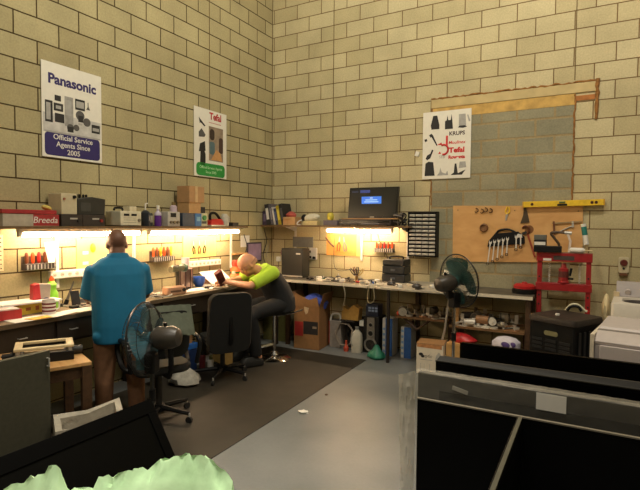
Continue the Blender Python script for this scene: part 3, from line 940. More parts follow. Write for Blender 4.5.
organic('trousers', mb, M((24, 25, 28), 0.85, var=0.12), t, .011, 5)
for sx in (-1, 1):
    mb = MB(); mb.loft([[(sx * .145 + x, y + .385, z + .02) for x, y in rrect(.10 * s, .28 * s, .045)] for s, z in ((1, 0), (1, .03), (.92, .06), (.6, .10))]); obj('shoe', mb, M((26, 26, 26), 0.6), t)
# thing in his hand
mb = MB(); mb.loft([[(x * s, y * s, z) for x, y in rrect(.07, .035, .012)] for s, z in ((.9, -.085), (1, -.08), (1, .08), (.9, .085))])
t = thing('handset', 'dark red-brown handset held up in the seated person\'s hand', 'handset', (0.585, -1.865, 1.03), 0, rot=(R(30), R(-34), R(60)))
t.scale = (1.3, 1.3, 1.25)
obj('case', mb, M((112, 44, 36), 0.4), t)
obj('keypad', MB().bx(-.024, .024, -.0195, -.017, -.06, .01), M((70, 26, 22), 0.5), t)

# ================================================================== POSTERS (local xz plane facing -y)
NAVYINK = M((44, 34, 98), 0.6, var=0.05)
SHEET = M((228, 224, 212), 0.6, var=0.03)
INK = M((34, 33, 34), 0.6); INK2 = M((84, 82, 80), 0.6); INK3 = M((164, 162, 158), 0.6)
HP = PI / 2


def poster(label, loc, rz):
    t = thing('poster', label, 'poster', loc, rz)
    obj('sheet', MB().bx(-.30, .30, -.006, 0, -.42, .42), SHEET, t)
    return t


def blocks(name, t, lst, mat, y=-.0068, label=None):
    for x0, x1, z0, z1 in lst: obj(name, MB().bx(x0, x1, y, -.0055, z0, z1), mat, t, 0, label)


t = poster('large white poster with bold blue heading and blue panel, high on the left wall', (0.008, -3.26, 2.65), HP)
mb = MB(); mb.text('Panasonic', .122, (0, -.0065, .275), bold=.0045); obj('heading', mb, NAVYINK, t, label='bold dark blue heading')
blocks('product_picture', t, [(-.29, .29, -.20, -.03)], M((196, 194, 190), 0.6, var=0.2, scale=12), -.0062, 'grey picture of audio and video equipment')
pic = obj('product_picture', MB().bx(-.085, .0, -.0066, -.0055, -.12, .15), M((150, 148, 144), 0.6, var=.2), t)
blocks('picture_detail', pic, [(-.27, -.20, -.11, .08), (-.19, -.10, .0, .07), (-.18, -.09, -.10, -.02), (-.18, -.12, .09, .14), (.02, .12, .05, .15), (-.06, .0, -.17, -.12), (.05, .10, -.06, 0), (.19, .28, -.14, -.06)], INK, -.0071)
for x, z, r in ((.07, .0, .045), (.14, -.05, .04), (-.03, -.13, .035), (.03, -.12, .03)):
    obj('picture_detail', MB().cyl((x, -.0055, z), (x, -.0069, z), r, n=18), INK2, pic)
mb = MB(); mb.prism([(.135, .07), (.175, .07), (.16, .1), (.158, .14), (.15, .14), (.15, .1)], 'xz', -.0069, -.0055)
obj('picture_detail', mb, INK2, pic)
blocks('picture_detail', pic, [(-.26, -.22, -.09, .06), (-.17, -.12, .02, .05), (-.08, -.02, -.02, .12), (.03, .11, .07, .13), (.2, .27, -.12, -.09), (.05, .09, -.09, -.07), (-.28, .28, -.2, -.185)], INK3, -.0074)
pn = obj('blue_panel', MB().prism(rrect(.555, .205, .035, 5, 0, -.30), 'xz', -.0068, -.0055), NAVYINK, t)
for i, s in enumerate(('Official Service', 'Agents Since', '2005')):
    mb = MB(); mb.text(s, .066, (0, -.0073, -.235 - .064 * i), bold=.0008); obj('slogan', mb, WHITE, pn, label='white lettering')

t = poster('smaller white poster with green panel on the left wall near the corner', (0.008, -1.375, 2.65), HP)
mb = MB(); mb.text('Tefal', .120, (.085, -.0065, .345), xs=.95, bold=.004); obj('heading', mb, M((178, 32, 44), 0.6), t, label='red heading')
obj('tagline', MB().bx(-.04, .19, -.0065, -.0055, .262, .27), M((190, 120, 110), 0.6), t)
blocks('photo', t, [(-.04, .23, -.21, .22)], M((150, 132, 112), 0.6, var=.35, scale=7), label='family photo')
ph_ = obj('photo_detail', MB().prism(rrect(.09, .14, .04, 5, .02, .12), 'xz', -.0072, -.0055), M((58, 44, 36), 0.7), t)
obj('photo_detail', MB().prism(rrect(.08, .2, .03, 5, .19, 0), 'xz', -.0072, -.0055), M((72, 50, 42), 0.7), ph_)
obj('photo_detail', MB().prism([(.0, -.2), (.22, -.2), (.18, -.1), (.1, -.06)], 'xz', -.0076, -.0055), M((200, 150, 96), 0.7), ph_)
obj('photo_detail', MB().prism(rrect(.1, .16, .03, 5, .02, -.05), 'xz', -.0074, -.0055), M((86, 110, 116), 0.7), ph_)
for i, (poly) in enumerate(([(-.22, .30), (-.1, .21), (-.12, .2), (-.19, .24), (-.2, .22)], [(-.22, .12), (-.17, .17), (-.1, .1), (-.12, .07), (-.22, .06)], [(-.22, -.12), (-.2, -.02), (-.11, .02), (-.1, -.1)], [(-.2, -.27), (-.19, -.11), (-.12, -.1), (-.1, -.14), (-.1, -.24), (-.12, -.28)])):
    obj('appliance_picture', MB().prism(poly, 'xz', -.0068, -.0055), INK if i != 1 else INK2, t)
pn = obj('green_panel', MB().prism(rrect(.53, .16, .05, 6, 0, -.33), 'xz', -.0068, -.0055), M((46, 146, 62), 0.6), t)
for s, z in (('Official Service Agents', -.305), ('Since 2005', -.36)):
    mb = MB(); mb.text(s, .046, (0, -.0073, z)); obj('slogan', mb, M((190, 226, 180), 0.6), pn)

t = poster('white poster of small appliances with red lettering on the back wall', (2.64, -0.018, 2.65), 0)
K = M((60, 40, 40), 0.6); RR = M((202, 40, 40), 0.6)
mb = MB(); mb.text('KRUPS', .066, (.13, -.0065, .13), bold=.002); obj('lettering', mb, K, t, label='dark lettering')
mb = MB(); mb.text('Moulinex', .055, (.13, -.0065, .02), shear=.15, bold=.001); mb.text('Tefal', .085, (.13, -.0065, -.075), xs=1.15, bold=.004); mb.text('Rowenta', .056, (.13, -.0065, -.16), bold=.003); obj('lettering', mb, RR, t, label='red lettering')
mb = MB(); mb.tube([(-.03 + .055 * math.cos(R(a)), -.006, -.06 + .06 * math.sin(R(a))) for a in range(120, -120, -15)] , .013, 6); mb.bx(-.005, .02, -.0075, -.0055, -.02, .11); mb.prism([(-.12, .0), (-.06, .03), (-.05, .0)], 'xz', -.0075, -.0055); mb.prism([(-.1, -.11), (-.08, -.08), (-.06, -.11)], 'xz', -.0075, -.0055)
obj('emblem', mb, RR, t, label='red curled emblem')
mb = MB(); mb.text('SEB', .05, (-.05, -.0065, -.15)); obj('lettering', mb, INK3, t, label='pale grey lettering')
AP = [([(-.19, .20), (-.2, .25), (-.17, .37), (-.12, .37), (-.09, .25), (-.09, .2)], INK), ([(-.02, .19), (-.02, .29), (.0, .3), (.01, .36), (.02, .3), (.05, .3), (.06, .37), (.07, .3), (.08, .19)], INK), ([(.15, .22), (.15, .36), (.23, .36), (.24, .22)], INK3), ([(.14, .2), (.16, .22), (.23, .22), (.25, .2), (.2, .19)], INK), ([(-.22, .13), (-.19, .15), (-.17, .13), (-.11, .0), (-.12, -.01), (-.19, .11), (-.2, .1)], INK), ([(-.28, .08), (-.25, .09), (-.24, .06), (-.27, .05)], INK),
      ([(-.26, -.16), (-.24, -.12), (-.2, -.1), (-.18, -.05), (-.16, -.06), (-.2, -.16), (-.24, -.18)], INK), ([(-.27, -.38), (-.26, -.22), (-.22, -.2), (-.16, -.21), (-.14, -.38)], INK), ([(.06, -.38), (.1, -.35), (.11, -.24), (.13, -.24), (.15, -.36), (.23, -.34), (.24, -.32), (.2, -.38)], INK), ([(.16, -.3), (.17, -.22), (.24, -.22), (.25, -.29)], INK3), ([(-.11, -.38), (-.08, -.34), (-.07, -.28), (-.05, -.34), (0, -.36), (.02, -.32), (.03, -.38)], INK3), ([(.27, .26), (.25, .34), (.26, .35), (.29, .27)], INK3)]
for poly, m in AP: obj('appliance_picture', MB().prism(poly, 'xz', -.0068, -.0055), m, t)

# ================================================================== BACK WALL: cabinet, board, tools
t = thing('parts_cabinet', 'black wall cabinet of many small clear drawers beside the tool board', 'cabinet', (2.38, -0.002, 1.53))
mb = MB(); mb.bx(-.185, .185, -.012, 0, -.285, .285); mb.bx(-.185, -.172, -.13, 0, -.285, .285); mb.bx(.172, .185, -.13, 0, -.285, .285); mb.bx(-.185, .185, -.13, 0, .27, .285); mb.bx(-.185, .185, -.13, 0, -.285, -.27)
for i in range(1, 11): mb.bx(-.172, .172, -.12, -.01, -.27 + i * .0491 - .002, -.27 + i * .0491 + .002)
obj('body', mb, BLACK, t)
DRW = M((205, 202, 194), 0.3, var=0.1); 
dm = None
for r in range(11):
    for c in range(4):
        x = -.129 + .086 * c; z = -.27 + .0491 * (r + .5)
        if dm is None:
            mb = MB(); mb.bx(-.036, .036, -.128, -.02, -.021, .006); mb.prism([(-.128, -.021), (-.142, -.006), (-.142, 0), (-.128, 0)], 'yz', -.03, .03)
            d = obj('drawer', mb, DRW, t); dm = d
        else:
            d = dm.copy(); COL.objects.link(d); d.parent = t
        d.location = (x, 0, z)

t = thing('tool_board', 'plywood tool board on the back wall beneath the yellow level', 'board', (3.46, -0.024, 1.545))
mb = MB(); mb.prism([(-.715, -.35), (.715, -.30), (.705, .325), (-.72, .345)], 'xz', 0, .016); obj('panel', mb, BOARD, t)
obj('stain', MB().cyl((.16, 0, .06), (.16, -.0006, .06), .05, n=20), M((128, 84, 48), 0.8), t, label='round brown stain')
for x, z in ((-.66, .29), (.66, .27), (-.66, -.29), (.66, -.24), (.0, .28)): obj('screw', MB().cyl((x, 0, z), (x, -.003, z), .006), DARK, t)
t = thing('spirit_level', 'long yellow spirit level along the top of the tool board', 'level', (3.96, -0.05, 1.90), rot=(0, R(-1.2), 0))
obj('beam', MB().bx(-.40, .40, -.025, .025, -.033, .033), YELLOW, t, .003)
for s in (-1, 1): obj('end_cap', MB().bx(s * .40 - .012 * (s > 0) * 0, s * .412, -.026, .026, -.034, .034), M((200, 150, 40), 0.5), t)
obj('vial', MB().cyl((-.03, -.026, .012), (.03, -.026, .012), .010), M((90, 110, 60), 0.15), t)
for x in (-.31, .29, .33): obj('vial', MB().cyl((x, -.0275, 0), (x, -.0245, 0), .016), M((70, 36, 26), 0.3), t)
obj('printed_mark', MB().bx(-.05, .05, -.0262, -.0248, -.028, -.006), BLACK, t)

# spanner set in black holder
t = thing('spanner_rack', 'black carrying rack holding a fan of bright spanners on the tool board', 'rack', (3.375, -0.024, 1.46))
mb = MB(); mb.prism([(-.21, -.07), (-.20, .0), (-.13, .09), (.13, .12), (.20, .06), (.205, -.02), (.1, -.03)], 'xz', -.03, 0)
obj('holder', mb, BLACK, t, .004)
obj('grip', MB().tube(curve3([(-.12, -.015, .085), (-.08, -.015, .13), (0, -.015, .145), (.06, -.015, .13), (.10, -.015, .11)]), .012), BLACK, t)
obj('badge', MB().prism([(.1, .05), (.18, .05), (.17, .085), (.13, .095)], 'xz', -.032, -.029), WHITE, t)
SPN = M((224, 220, 212), .35, .2, var=.05)
for i in range(8):
    if i == 5: continue
    x = -.175 + .048 * i; ln = .24 - .018 * i; z1 = -.02 + .012 * i
    t2 = thing('spanner', 'combination spanner hanging in the black rack, number %s from the left' % ('one two three four five six seven eight'.split()[i if i < 5 else i - 1]), 'spanner', (3.375 + x, -0.062, 1.46 + z1), rot=(0, R(6 - i), 0), group='spanners in the black rack')
    obj('shank', MB().box((0, 0, -ln / 2), (.013, .006, ln)), SPN, t2)
    mb = MB(); mb.tube([(.014 * math.cos(R(a)), 0, -ln - .012 + .014 * math.sin(R(a))) for a in range(0, 360, 30)], .0045, 6, True); obj('ring_end', mb, M((70, 62, 54), 0.4, .8), t2)
    mb = MB(); mb.prism([(-.014, .03), (-.006, .01), (.006, .01), (.014, .03), (.016, -.002), (.006, -.018), (-.006, -.018), (-.016, -.002)], 'xz', -.004, .004); obj('open_end', mb, SPN, t2)
# hooks and small hung tools
for i, (x, z) in enumerate(((3.02, 1.855), (3.085, 1.845), (3.13, 1.86), (3.185, 1.85))):
    mb = MB(); mb.tube(curve3([(0, 0, .0), (.0, -.015, .0), (.022, -.018, -.012), (.024, -.018, -.035), (.0, -.018, -.05), (-.012, -.018, -.038)], 4), .0055, 6)
    solo('hook', mb, M((88, 62, 40), 0.5, .6), 'curved dark hook at the top of the tool board, %s' % ('leftmost of four', 'second from the left', 'third from the left', 'rightmost of four')[i], 'hook', (x, -.0225, z), group='hooks on the tool board')
mb = MB(); mb.lathe([(.05, 0), (.052, .01), (.045, .03), (.04, .032), (.036, .012), (.0, .01)], axis=(0, -1, 0)); solo('round_cap', mb, M((136, 98, 64), 0.5, .2), 'round brown metal cap fixed on the tool board left of the spanners', 'cap', (3.115, -.0225, 1.62))
t = thing('pliers', 'yellow-handled pliers hanging on the tool board above the spanners', 'pliers', (3.375, -.03, 1.78), rot=(0, R(8), 0))
for s in (-1, 1):
    obj('handle', MB().tube(curve3([(0, s * .003, 0), (s * .022, 0, .03), (s * .016, 0, .06), (s * .01, 0, .09)]), .009), YELLOW, t)
    obj('jaw', MB().prism([(0, 0), (s * .012, -.01), (s * .007, -.07), (0, -.075)], 'xz', s * .002 - .004, s * .002 + .004), STEEL, t)
obj('pivot', MB().cyl((0, -.008, 0), (0, .006, 0), .012), STEEL, t)
mb = MB(); mb.prism([(-.05, -.10), (.05, -.09), (.03, .0), (.005, .09), (-.015, .09), (-.02, 0)], 'xz', -.012, 0); solo('trowel', mb, M((84, 72, 58), 0.5, .6), 'dark triangular scraper hanging below the left end of the level', 'scraper', (3.575, -.0225, 1.775))
t = thing('pipe_wrench', 'long reddish adjustable wrench leaning on the tool board left of the black case', 'wrench', (3.64, -.032, 1.45), rot=(0, R(-18), 0))
obj('handle', MB().tube([(0, 0, -.17), (0, 0, 0), (0, 0, .10)], [.012, .010, .012]), M((150, 66, 44), 0.5), t)
mb = MB(); mb.tube(curve3([(-.035, 0, .19), (.0, 0, .205), (.03, 0, .175), (.022, 0, .13), (-.01, 0, .11)]), .012); obj('hook_jaw', mb, M((104, 62, 42), 0.5, .5), t)
obj('heel_jaw', MB().box((-.03, 0, .13), (.05, .02, .03)), DARK, t)
t = thing('bar_clamp', 'small F-shaped clamp hanging on the tool board below the level', 'clamp', (4.02, -.034, 1.66), rot=(0, R(-4), 0))
obj('bar', MB().bx(-.16, .14, -.006, .006, .02, .036), M((176, 150, 110), 0.4, .5), t)
obj('jaw', MB().bx(-.15, -.13, -.008, .008, -.10, .05), M((112, 66, 40), 0.5), t)
obj('screw_spindle', MB().cyl((-.14, 0, -.09), (.05, 0, -.01), .006), STEEL, t)
obj('sliding_jaw', MB().bx(.04, .06, -.008, .008, -.03, .04), STEEL, t)

# red hydraulic press on the floor
PX, PY = 4.005, -0.32
PR_ = M((152, 34, 38), 0.35, var=0.14)
t = thing('hydraulic_press', 'red H-frame hydraulic press standing against the back wall', 'press', (PX, PY, 0))
for s in (-1, 1):
    obj('upright', MB().bx(s * .235 - .024, s * .235 + .024, -.03, .03, 0, 1.36), PR_, t, .004)
    obj('foot', MB().bx(s * .235 - .03, s * .235 + .03, -.22, .25, 0, .05), PR_, t, .004)
obj('head_beam', MB().bx(-.268, .268, -.045, -.03, 1.268, 1.36), PR_, t, .003); obj('head_beam', MB().bx(-.268, .268, .03, .045, 1.268, 1.36), PR_, t, .003)
obj('bed_beam', MB().bx(-.27, .27, -.045, -.03, .955, 1.035), PR_, t, .003); obj('bed_beam', MB().bx(-.27, .27, .03, .045, .955, 1.035), PR_, t, .003)
obj('top_plate', MB().bx(-.268, .268, -.045, .045, 1.36, 1.366), M((150, 110, 90), 0.5, .4), t)
j = obj('bottle_jack', MB().lathe([(.055, 1.036), (.06, 1.05), (.05, 1.06), (.05, 1.19), (.03, 1.2), (.022, 1.25)]), PR_, t)
obj('release_valve', MB().cyl((.05, -.02, 1.09), (.09, -.05, 1.09), .011), BLACK, j); obj('pump_socket', MB().cyl((.06, -.03, 1.12), (.075, -.03, 1.2), .012), BLACK, j)
obj('jack_label', MB().lathe([(.0502, 1.10), (.0508, 1.105), (.0508, 1.16), (.0502, 1.165)]), M((92, 40, 36), 0.4), j)
for x in (-.14, .15): obj('return_spring', MB().tube([(x + .010 * math.cos(k * .9), .010 * math.sin(k * .9), 1.036 + k * .00306) for k in range(71)], .003, 5), STEEL, t)
for s in (-1, 1):
    for z in (.5, .6, .7, .8, .9, 1.1): obj('bolt', MB().cyl((s * .235, -.031, z), (s * .235, -.036, z), .010, n=6), DARK, t)
obj('rating_label', MB().bx(-.10, .10, -.0465, -.0448, 1.285, 1.33), M((70, 60, 56), 0.5), t); obj('rating_label', MB().bx(-.2, -.12, -.0465, -.0448, 1.275, 1.3), WHITE, t)
t = thing('drill_case', 'black power tool case with grey top lying on the red press', 'case', (3.85, -0.33, 1.366))
obj('body', MB().bx(-.14, .13, -.07, .07, 0, .065), BLACK, t, .006)
obj('battery', MB().bx(-.14, -.02, -.06, .06, .066, .13), BLACK, t, .005)
obj('label_band', MB().bx(-.135, -.025, -.0615, -.059, .075, .11), WHITE, t)
obj('lid', MB().bx(-.14, -.02, -.06, .06, .1305, .185), M((98, 98, 92), 0.5), t, .005)
t = thing('drill', 'brown hand drill with silver chuck standing on the press behind the black case', 'drill', (4.0, -0.27, 1.366))
obj('handle', MB().tube(curve3([(-.05, .0, .0), (-.05, 0, .08), (-.09, 0, .14), (-.13, 0, .20), (-.08, 0, .215), (0, 0, .21)]), .014), M((76, 58, 40), 0.5), t)
obj('chuck', MB().cyl((0, 0, .21), (.07, 0, .205), .018), STEEL, t)
obj('bit', MB().tube([(.03, 0, .2), (.06, -.02, .12), (.05, -.03, .0)], .013), M((214, 196, 182), 0.5), t)
t = thing('sealant_tube', 'white and teal sealant cartridge leaning at the right of the press top', 'cartridge', (4.225, -0.30, 1.366), rot=(0, R(-9), 0))
obj('barrel', MB().cyl((0, 0, .09), (0, 0, .31), .026), WHITE, t); obj('printed_band', MB().cyl((0, 0, .19), (0, 0, .28), .0265), M((40, 120, 112), 0.5), t)
obj('nozzle', MB().cyl((0, 0, 0.004), (0, 0, .09), .006, .018), M((180, 160, 120), 0.5), t)
t = thing('white_bottle', 'white nozzle bottle lying on top of the red press', 'bottle', (4.15, -0.36, 1.394), rot=(0, R(90), R(-8)))
obj('body', MB().lathe([(.02, -.09), (.027, -.08), (.027, .03), (.012, .05)]), WHITE, t); obj('nozzle', MB().cyl((0, 0, .05), (0, 0, .12), .008, .004), M((226, 206, 160), .5), t)
t = thing('wall_socket', 'cream wall socket with dark red round centre above the washing machine', 'socket', (4.565, -0.0005, 1.215))
obj('plate', MB().prism(rrect(.10, .17, .02, 5, 0, .02), 'xz', -.03, 0), BEIGE, t, .004)
obj('dial', MB().lathe([(.034, .03), (.036, .034), (.03, .05), (.0, .05)], c=(0, 0, .045), axis=(0, -1, 0)), M((96, 36, 30), 0.4), t)
obj('button', MB().cyl((0, -.03, -.015), (0, -.036, -.015), .012), DARK, t)
obj('plug', MB().prism([(-.03, -.065), (.03, -.065), (.04, -.09), (-.04, -.09)], 'xz', -.055, 0), M((110, 70, 44), 0.5), t)
mb = MB(); mb.box((0, -.01, 0), (.05, .02, .06)); solo('switch_plate', mb, WHITE, 'small pale plate on the back wall left of the appliance poster', 'plate', (2.265, 0.0, 2.56), rot=(0, 0.3, 0))

# black crate in front of the press
t = thing('tool_crate', 'black plastic crate with gridded sides in front of the red press', 'crate', (4.055, -0.83, 0), R(-29))
mb = MB(); mb.bx(-.225, .225, -.23, .23, 0, .72); obj('body', mb, M((15, 16, 17), .5, spec=.2), t, .008)
mb = MB(); mb.loft([[(x * s, y * s, z) for x, y in rrect(.49, .50, .05)] for s, z in ((1, .72), (1.01, .745), (.98, .775), (.80, .785))]); obj('lid', mb, M((46, 39, 35), 0.5), t)
obj('handle_slot', MB().prism(rrect(.14, .045, .02, 5, 0, .62), 'xz', -.234, -.2295), M((122, 118, 82), .7), t, label='oval grip opening')
for c in range(3):
    for r in range(3):
        mb = MB(); x = -.14 + .14 * c; z = .50 - .16 * r
        for k in range(3): mb.bx(x - .055, x + .055, -.238, -.2295, z - .045 + .04 * k, z - .02 + .04 * k)
        obj('ribbed_panel', mb, M((34, 35, 36), .45, spec=.25), t)
for k in range(5): obj('side_rib', MB().bx(.2295, .24, -.16 + .08 * k, -.13 + .08 * k, .08, .66), M((38, 38, 38), .4), t)
t = thing('adhesive_roll', 'small white cap lying on the lid of the black crate', 'cap', (3.99, -0.92, .785)); obj('body', MB().cyl((0, 0, 0), (0, 0, .015), .02), WHITE, t)
t = thing('hose_coil', 'black and white hose loop resting on the crate lid', 'hose', (4.16, -0.66, .79)); mb = MB(); mb.tube(curve3([(-.11, 0, .012), (-.06, 0, .07), (.0, 0, .07), (.06, 0, .02), (.08, 0, .012)]), .012); obj('hose', mb, M((200, 196, 170), .5), t); mb = MB(); mb.tube(curve3([(-.10, -.02, .012), (-.06, -.02, .055), (.0, -.02, .055), (.03, -.02, .014)]), .014); obj('sleeve', mb, BLACK, t)

# washing machine and grey drawer machine at right
APG = M((190, 181, 180), 0.4, var=0.04); APD = M((158, 150, 149), 0.4, var=0.04)
t = thing('washing_machine', 'pale grey top-loading washing machine with open lid hole by the back wall', 'washing machine', (4.77, -0.72, 0), R(-4))
mb = MB(); mb.bx(-.32, .32, -.32, .32, 0, .70); obj('body', mb, APG, t, .01)
ro = [(x, y) for x, y in rrect(.64, .64, .03, 6)]; ri = [(x, y - .03) for x, y in rrect(.48, .42, .14, 6)]
mb = MB(); mb.loft([[(x, y, .7005) for x, y in ro], [(x, y, .945) for x, y in ro], [(x * .985, y * .985, .955) for x, y in ro], [(x, y, .955) for x, y in ri], [(x * .97, y * .97, .935) for x, y in ri]], False)
obj('top_rim', mb, M((214, 206, 194), .35, var=.04), t)
obj('basin', MB().loft([[(x * .9695, y * .9695, .9345) for x, y in ri], [(x * .9, y * .9, .7015) for x, y in ri]], False), M((96, 90, 90), .35), t)
obj('drum', MB().loft([[(x * .89, y * .89, .7012) for x, y in ri], [(x * .88, y * .88, .7022) for x, y in ri]]), M((62, 58, 56), .35, .5), t)
obj('agitator', MB().tube(curve3([(-.10, -.12, .73), (0, -.02, .80), (.10, .08, .88), (.18, .10, .90)]), .025), M((150, 146, 140), .4), t)
mb = MB(); mb.prism([(.20, .955), (.32, .955), (.32, 1.10), (.27, 1.10)], 'yz', -.30, .31); cp = obj('control_panel', mb, APD, t, .006)
for k in range(3): obj('knob', MB().cyl((-.2 + .15 * k, .225, 1.01), (-.2 + .15 * k, .2, 1.0), .026), APG, cp)
obj('hinge_post', MB().bx(-.32, -.27, .18, .26, .956, 1.0), M((206, 186, 150), .5), t); obj('lid_switch', MB().box((.04, -.27, .965), (.07, .03, .02)), WHITE, t)
t = thing('plastic_bag', 'crumpled cream plastic bag hanging beside the washing machine', 'bag', (4.405, -0.47, 0.80))
mb = MB(); rb = random.Random(9)
for z, r_ in ((0, .03), (.03, .07), (.09, .075), (.13, .05), (.16, .02)): pass
mb.loft([[(r_ * .6 * math.cos(a) * rb.uniform(.8, 1.2) - .0, r_ * 1.6 * math.sin(a) * rb.uniform(.8, 1.2), z) for a in [2 * PI * i / 14 for i in range(14)]] for z, r_ in ((-.12, .03), (-.02, .055), (.06, .06), (.12, .05), (.155, .03), (.17, .01))])
obj('bag', mb, M((210, 196, 158), .6, bump=.4), t)
t = thing('printer', 'large grey machine with a front drawer standing before the washing machine', 'machine', (4.668, -1.90, 0), R(-9))
mb = MB(); mb.bx(-.325, .325, -.30, .30, 0, .80); obj('body', mb, APD, t, .008)
obj('side_trim', MB().bx(-.352, -.327, -.31, .30, 0, .87), M((214, 204, 186), .45), t, label='pale side strip')
mb = MB(); mb.prism([(-.30, .80), (-.305, .825), (-.19, .885), (-.12, .880), (-.10, .90), (.30, .92), (.30, .80)], 'yz', -.325, .325); obj('top_cover', mb, APG, t, .004)
obj('seam', MB().bx(-.325, .325, -.185, -.125, .8805, .8865), M((118, 112, 110), .45), t)
dr = obj('drawer', MB().bx(-.29, .31, -.318, -.301, .52, .80), APG, t, .005); obj('handle', MB().bx(.02, .14, -.3195, -.3175, .70, .722), DARK, dr)
obj('door', MB().bx(-.29, .31, -.318, -.301, .05, .50), APG, t, .005)

# ================================================================== THINGS ON THE BACK BENCH
BG = BT + 0.0245   # top of the grey board
t = thing('computer_tower', 'dark charcoal box with small white badge on the bench under the binders', 'computer', (.60, -.28, BT))
obj('case', MB().bx(-.175, .175, -.10, .10, .015, .405), M((30, 33, 32), .5, var=.06), t, .008); obj('badge', MB().bx(.07, .14, -.1025, -.10, .325, .345), WHITE, t)
for x in (-.13, .13): obj('foot', MB().bx(x - .03, x + .03, -.09, .09, 0, .015), BLACK, t)
obj('silver_edge', MB().bx(-.175, .175, -.103, -.099, .012, .03), STEEL, t)
solo('wall_panel', MB().bx(-.17, .17, -.02, 0, -.075, .075), M((104, 104, 100), .5), 'grey flat panel on the back wall above the charcoal box', 'panel', (.56, -.005, 1.385), bev=.003)
t = thing('power_outlet', 'white double power outlet with dark plugs to the right of the charcoal box', 'outlet', (.73, -.0005, 1.22)); obj('plate', MB().prism(rrect(.13, .17, .01, 4, 0, 0), 'xz', -.014, 0), WHITE, t)
for x, z in ((-.04, -.05), (.03, -.055), (-.05, .03)): obj('plug', MB().box((x, -.032, z), (.035, .035, .035)), BLACK, t)
t = thing('framed_picture', 'small dark-framed purple picture on the left wall next to the corner', 'picture', (.001, -.46, 1.24), HP); obj('frame', MB().bx(-.17, .17, -.02, 0, -.14, .14), M((52, 42, 58), .5), t, .003); obj('picture', MB().bx(-.15, .15, -.0215, -.0195, -.12, .12), M((150, 128, 158), .5, var=.3, scale=6), t)
solo('paper_note', MB().bx(-.10, .10, -.002, 0, -.08, .08), PAPER, 'white paper note on the left wall right of the yellow poster', 'note', (.001, -.66, 1.40), HP)
solo('narrow_ledge', MB().bx(-.15, .15, -.06, 0, -.01, .01), PINE, 'narrow pine ledge under the paper note on the left wall', 'ledge', (.001, -.83, 1.235), HP)
t = thing('carry_case', 'stack-like black ridged carry case under the small orange-topped rack', 'case', (2.09, -.24, BG), R(-3))
for k, (z0, z1, w) in enumerate(((0, .10, .155), (.105, .205, .15), (.21, .285, .145))): obj('tier', MB().bx(-w, w, -.11, .11, z0, z1), M((30, 32, 36), .4), t, .012)
obj('top_handle', MB().tube(curve3([(-.09, 0, .28), (-.08, 0, .315), (.08, 0, .315), (.09, 0, .28)]), .012), BLACK, t)
for k, z in enumerate((.05, .155)): obj('latch', MB().bx(-.03, .03, -.118, -.109, z - .012, z + .012), M((84, 88, 96), .3), t)
t = thing('hose_reel', 'round red and black coiled hose reel at the right end of the back bench', 'reel', (3.62, -.33, BT)); obj('base', MB().lathe([(.125, 0), (.13, .02), (.13, .05), (.11, .055)], n=28), BLACK, t); obj('cover', MB().lathe([(.115, .056), (.115, .085), (.09, .105), (.03, .11), (.025, .125), (.01, .127)], n=28), RED, t)
# multi-coloured pliers in a small stand
t = thing('tool_stand', 'small brass-coloured stand holding pliers on the back bench', 'stand', (1.58, -.34, BT)); obj('cup', MB().lathe([(.045, 0), (.045, .01), (.02, .015), (.018, .07), (.03, .08)]), BRASS, t)
for i, (a, c) in enumerate(((-40, DARK), (-20, M((92, 44, 36), .5)), (4, DARK), (38, M((170, 140, 70), .5)))):
    t2 = thing('pliers', ('black pliers leaning far left', 'brown-handled pliers leaning left', 'upright black pliers', 'tan pliers leaning right')[i] + ' in the brass stand', 'pliers', (1.58 + .012 * (i - 1.5), -.34 + .01 * (i % 2), BT + .075), rot=(0, R(a), 0), group='pliers in the brass stand')
    for s in (-1, 1): obj('handle', MB().tube(curve3([(0, 0, .0), (s * .014, 0, .05), (s * .010, 0, .12)]), .007), c, t2)
    obj('head', MB().box((0, 0, -.015), (.02, .012, .04)), STEEL, t2)
# small board and leads
rc = random.Random(21)
CI = [('circuit_board', 'green circuit board lying by the tower', (1.02, -.30), (.14, .10, .012), M((60, 84, 60), .5)), ('circuit_board', 'brown circuit board left of the brass stand', (1.30, -.42), (.15, .09, .012), M((120, 96, 60), .5)), ('circuit_board', 'pale circuit board before the black ridged case', (1.86, -.46), (.17, .11, .012), M((196, 186, 158), .5))]
for nm, lb, (x, y), (w, d, h), m in CI:
    t = thing(nm, lb, 'circuit board', (x, y, BT if x < 1.9 else BT), rc.uniform(-.5, .5)); obj('board', MB().bx(-w / 2, w / 2, -d / 2, d / 2, 0, h), m, t)
    for k in range(5):
        cx, cy = rc.uniform(-w * .38, w * .38), rc.uniform(-d * .36, d * .36)
        obj('component', MB().box((cx, cy, h + .012), (.022, .018, .024)) if k % 2 else MB().cyl((cx, cy, h), (cx, cy, h + .03), .010), (BLACK, WHITE, STEEL, BLUE, DARK)[k], t)
for i, (x, y, lb, ln, m) in enumerate(((.98, -.44, 'black screwdriver', .2, BLACK), (1.14, -.5, 'white-handled screwdriver', .18, WHITE), (1.72, -.46, 'red-handled screwdriver', .18, RED), (2.3, -.72, 'dark soldering iron', .2, DARK), (1.24, -.22, 'dark grey screwdriver', .19, M((78, 76, 72), .4)))):
    t = thing('screwdriver' if i != 3 else 'soldering_iron', lb + ' lying ' + ('near the charcoal box', 'at the front of the bench', 'right of the brass stand', 'on the grey board near its front', 'behind the brown circuit board')[i], 'screwdriver' if i != 3 else 'soldering iron', (x, y, (BT if x < 2.0 else BG) + .0125), rc.uniform(-1, 1))
    obj('handle', MB().lathe([(.006, -.10), (.0125, -.09), (.0125, -.01), (.007, 0)], axis=(1, 0, 0)), m, t); obj('blade', MB().cyl((0, 0, 0), (ln * .55, 0, 0), .0035), STEEL, t)
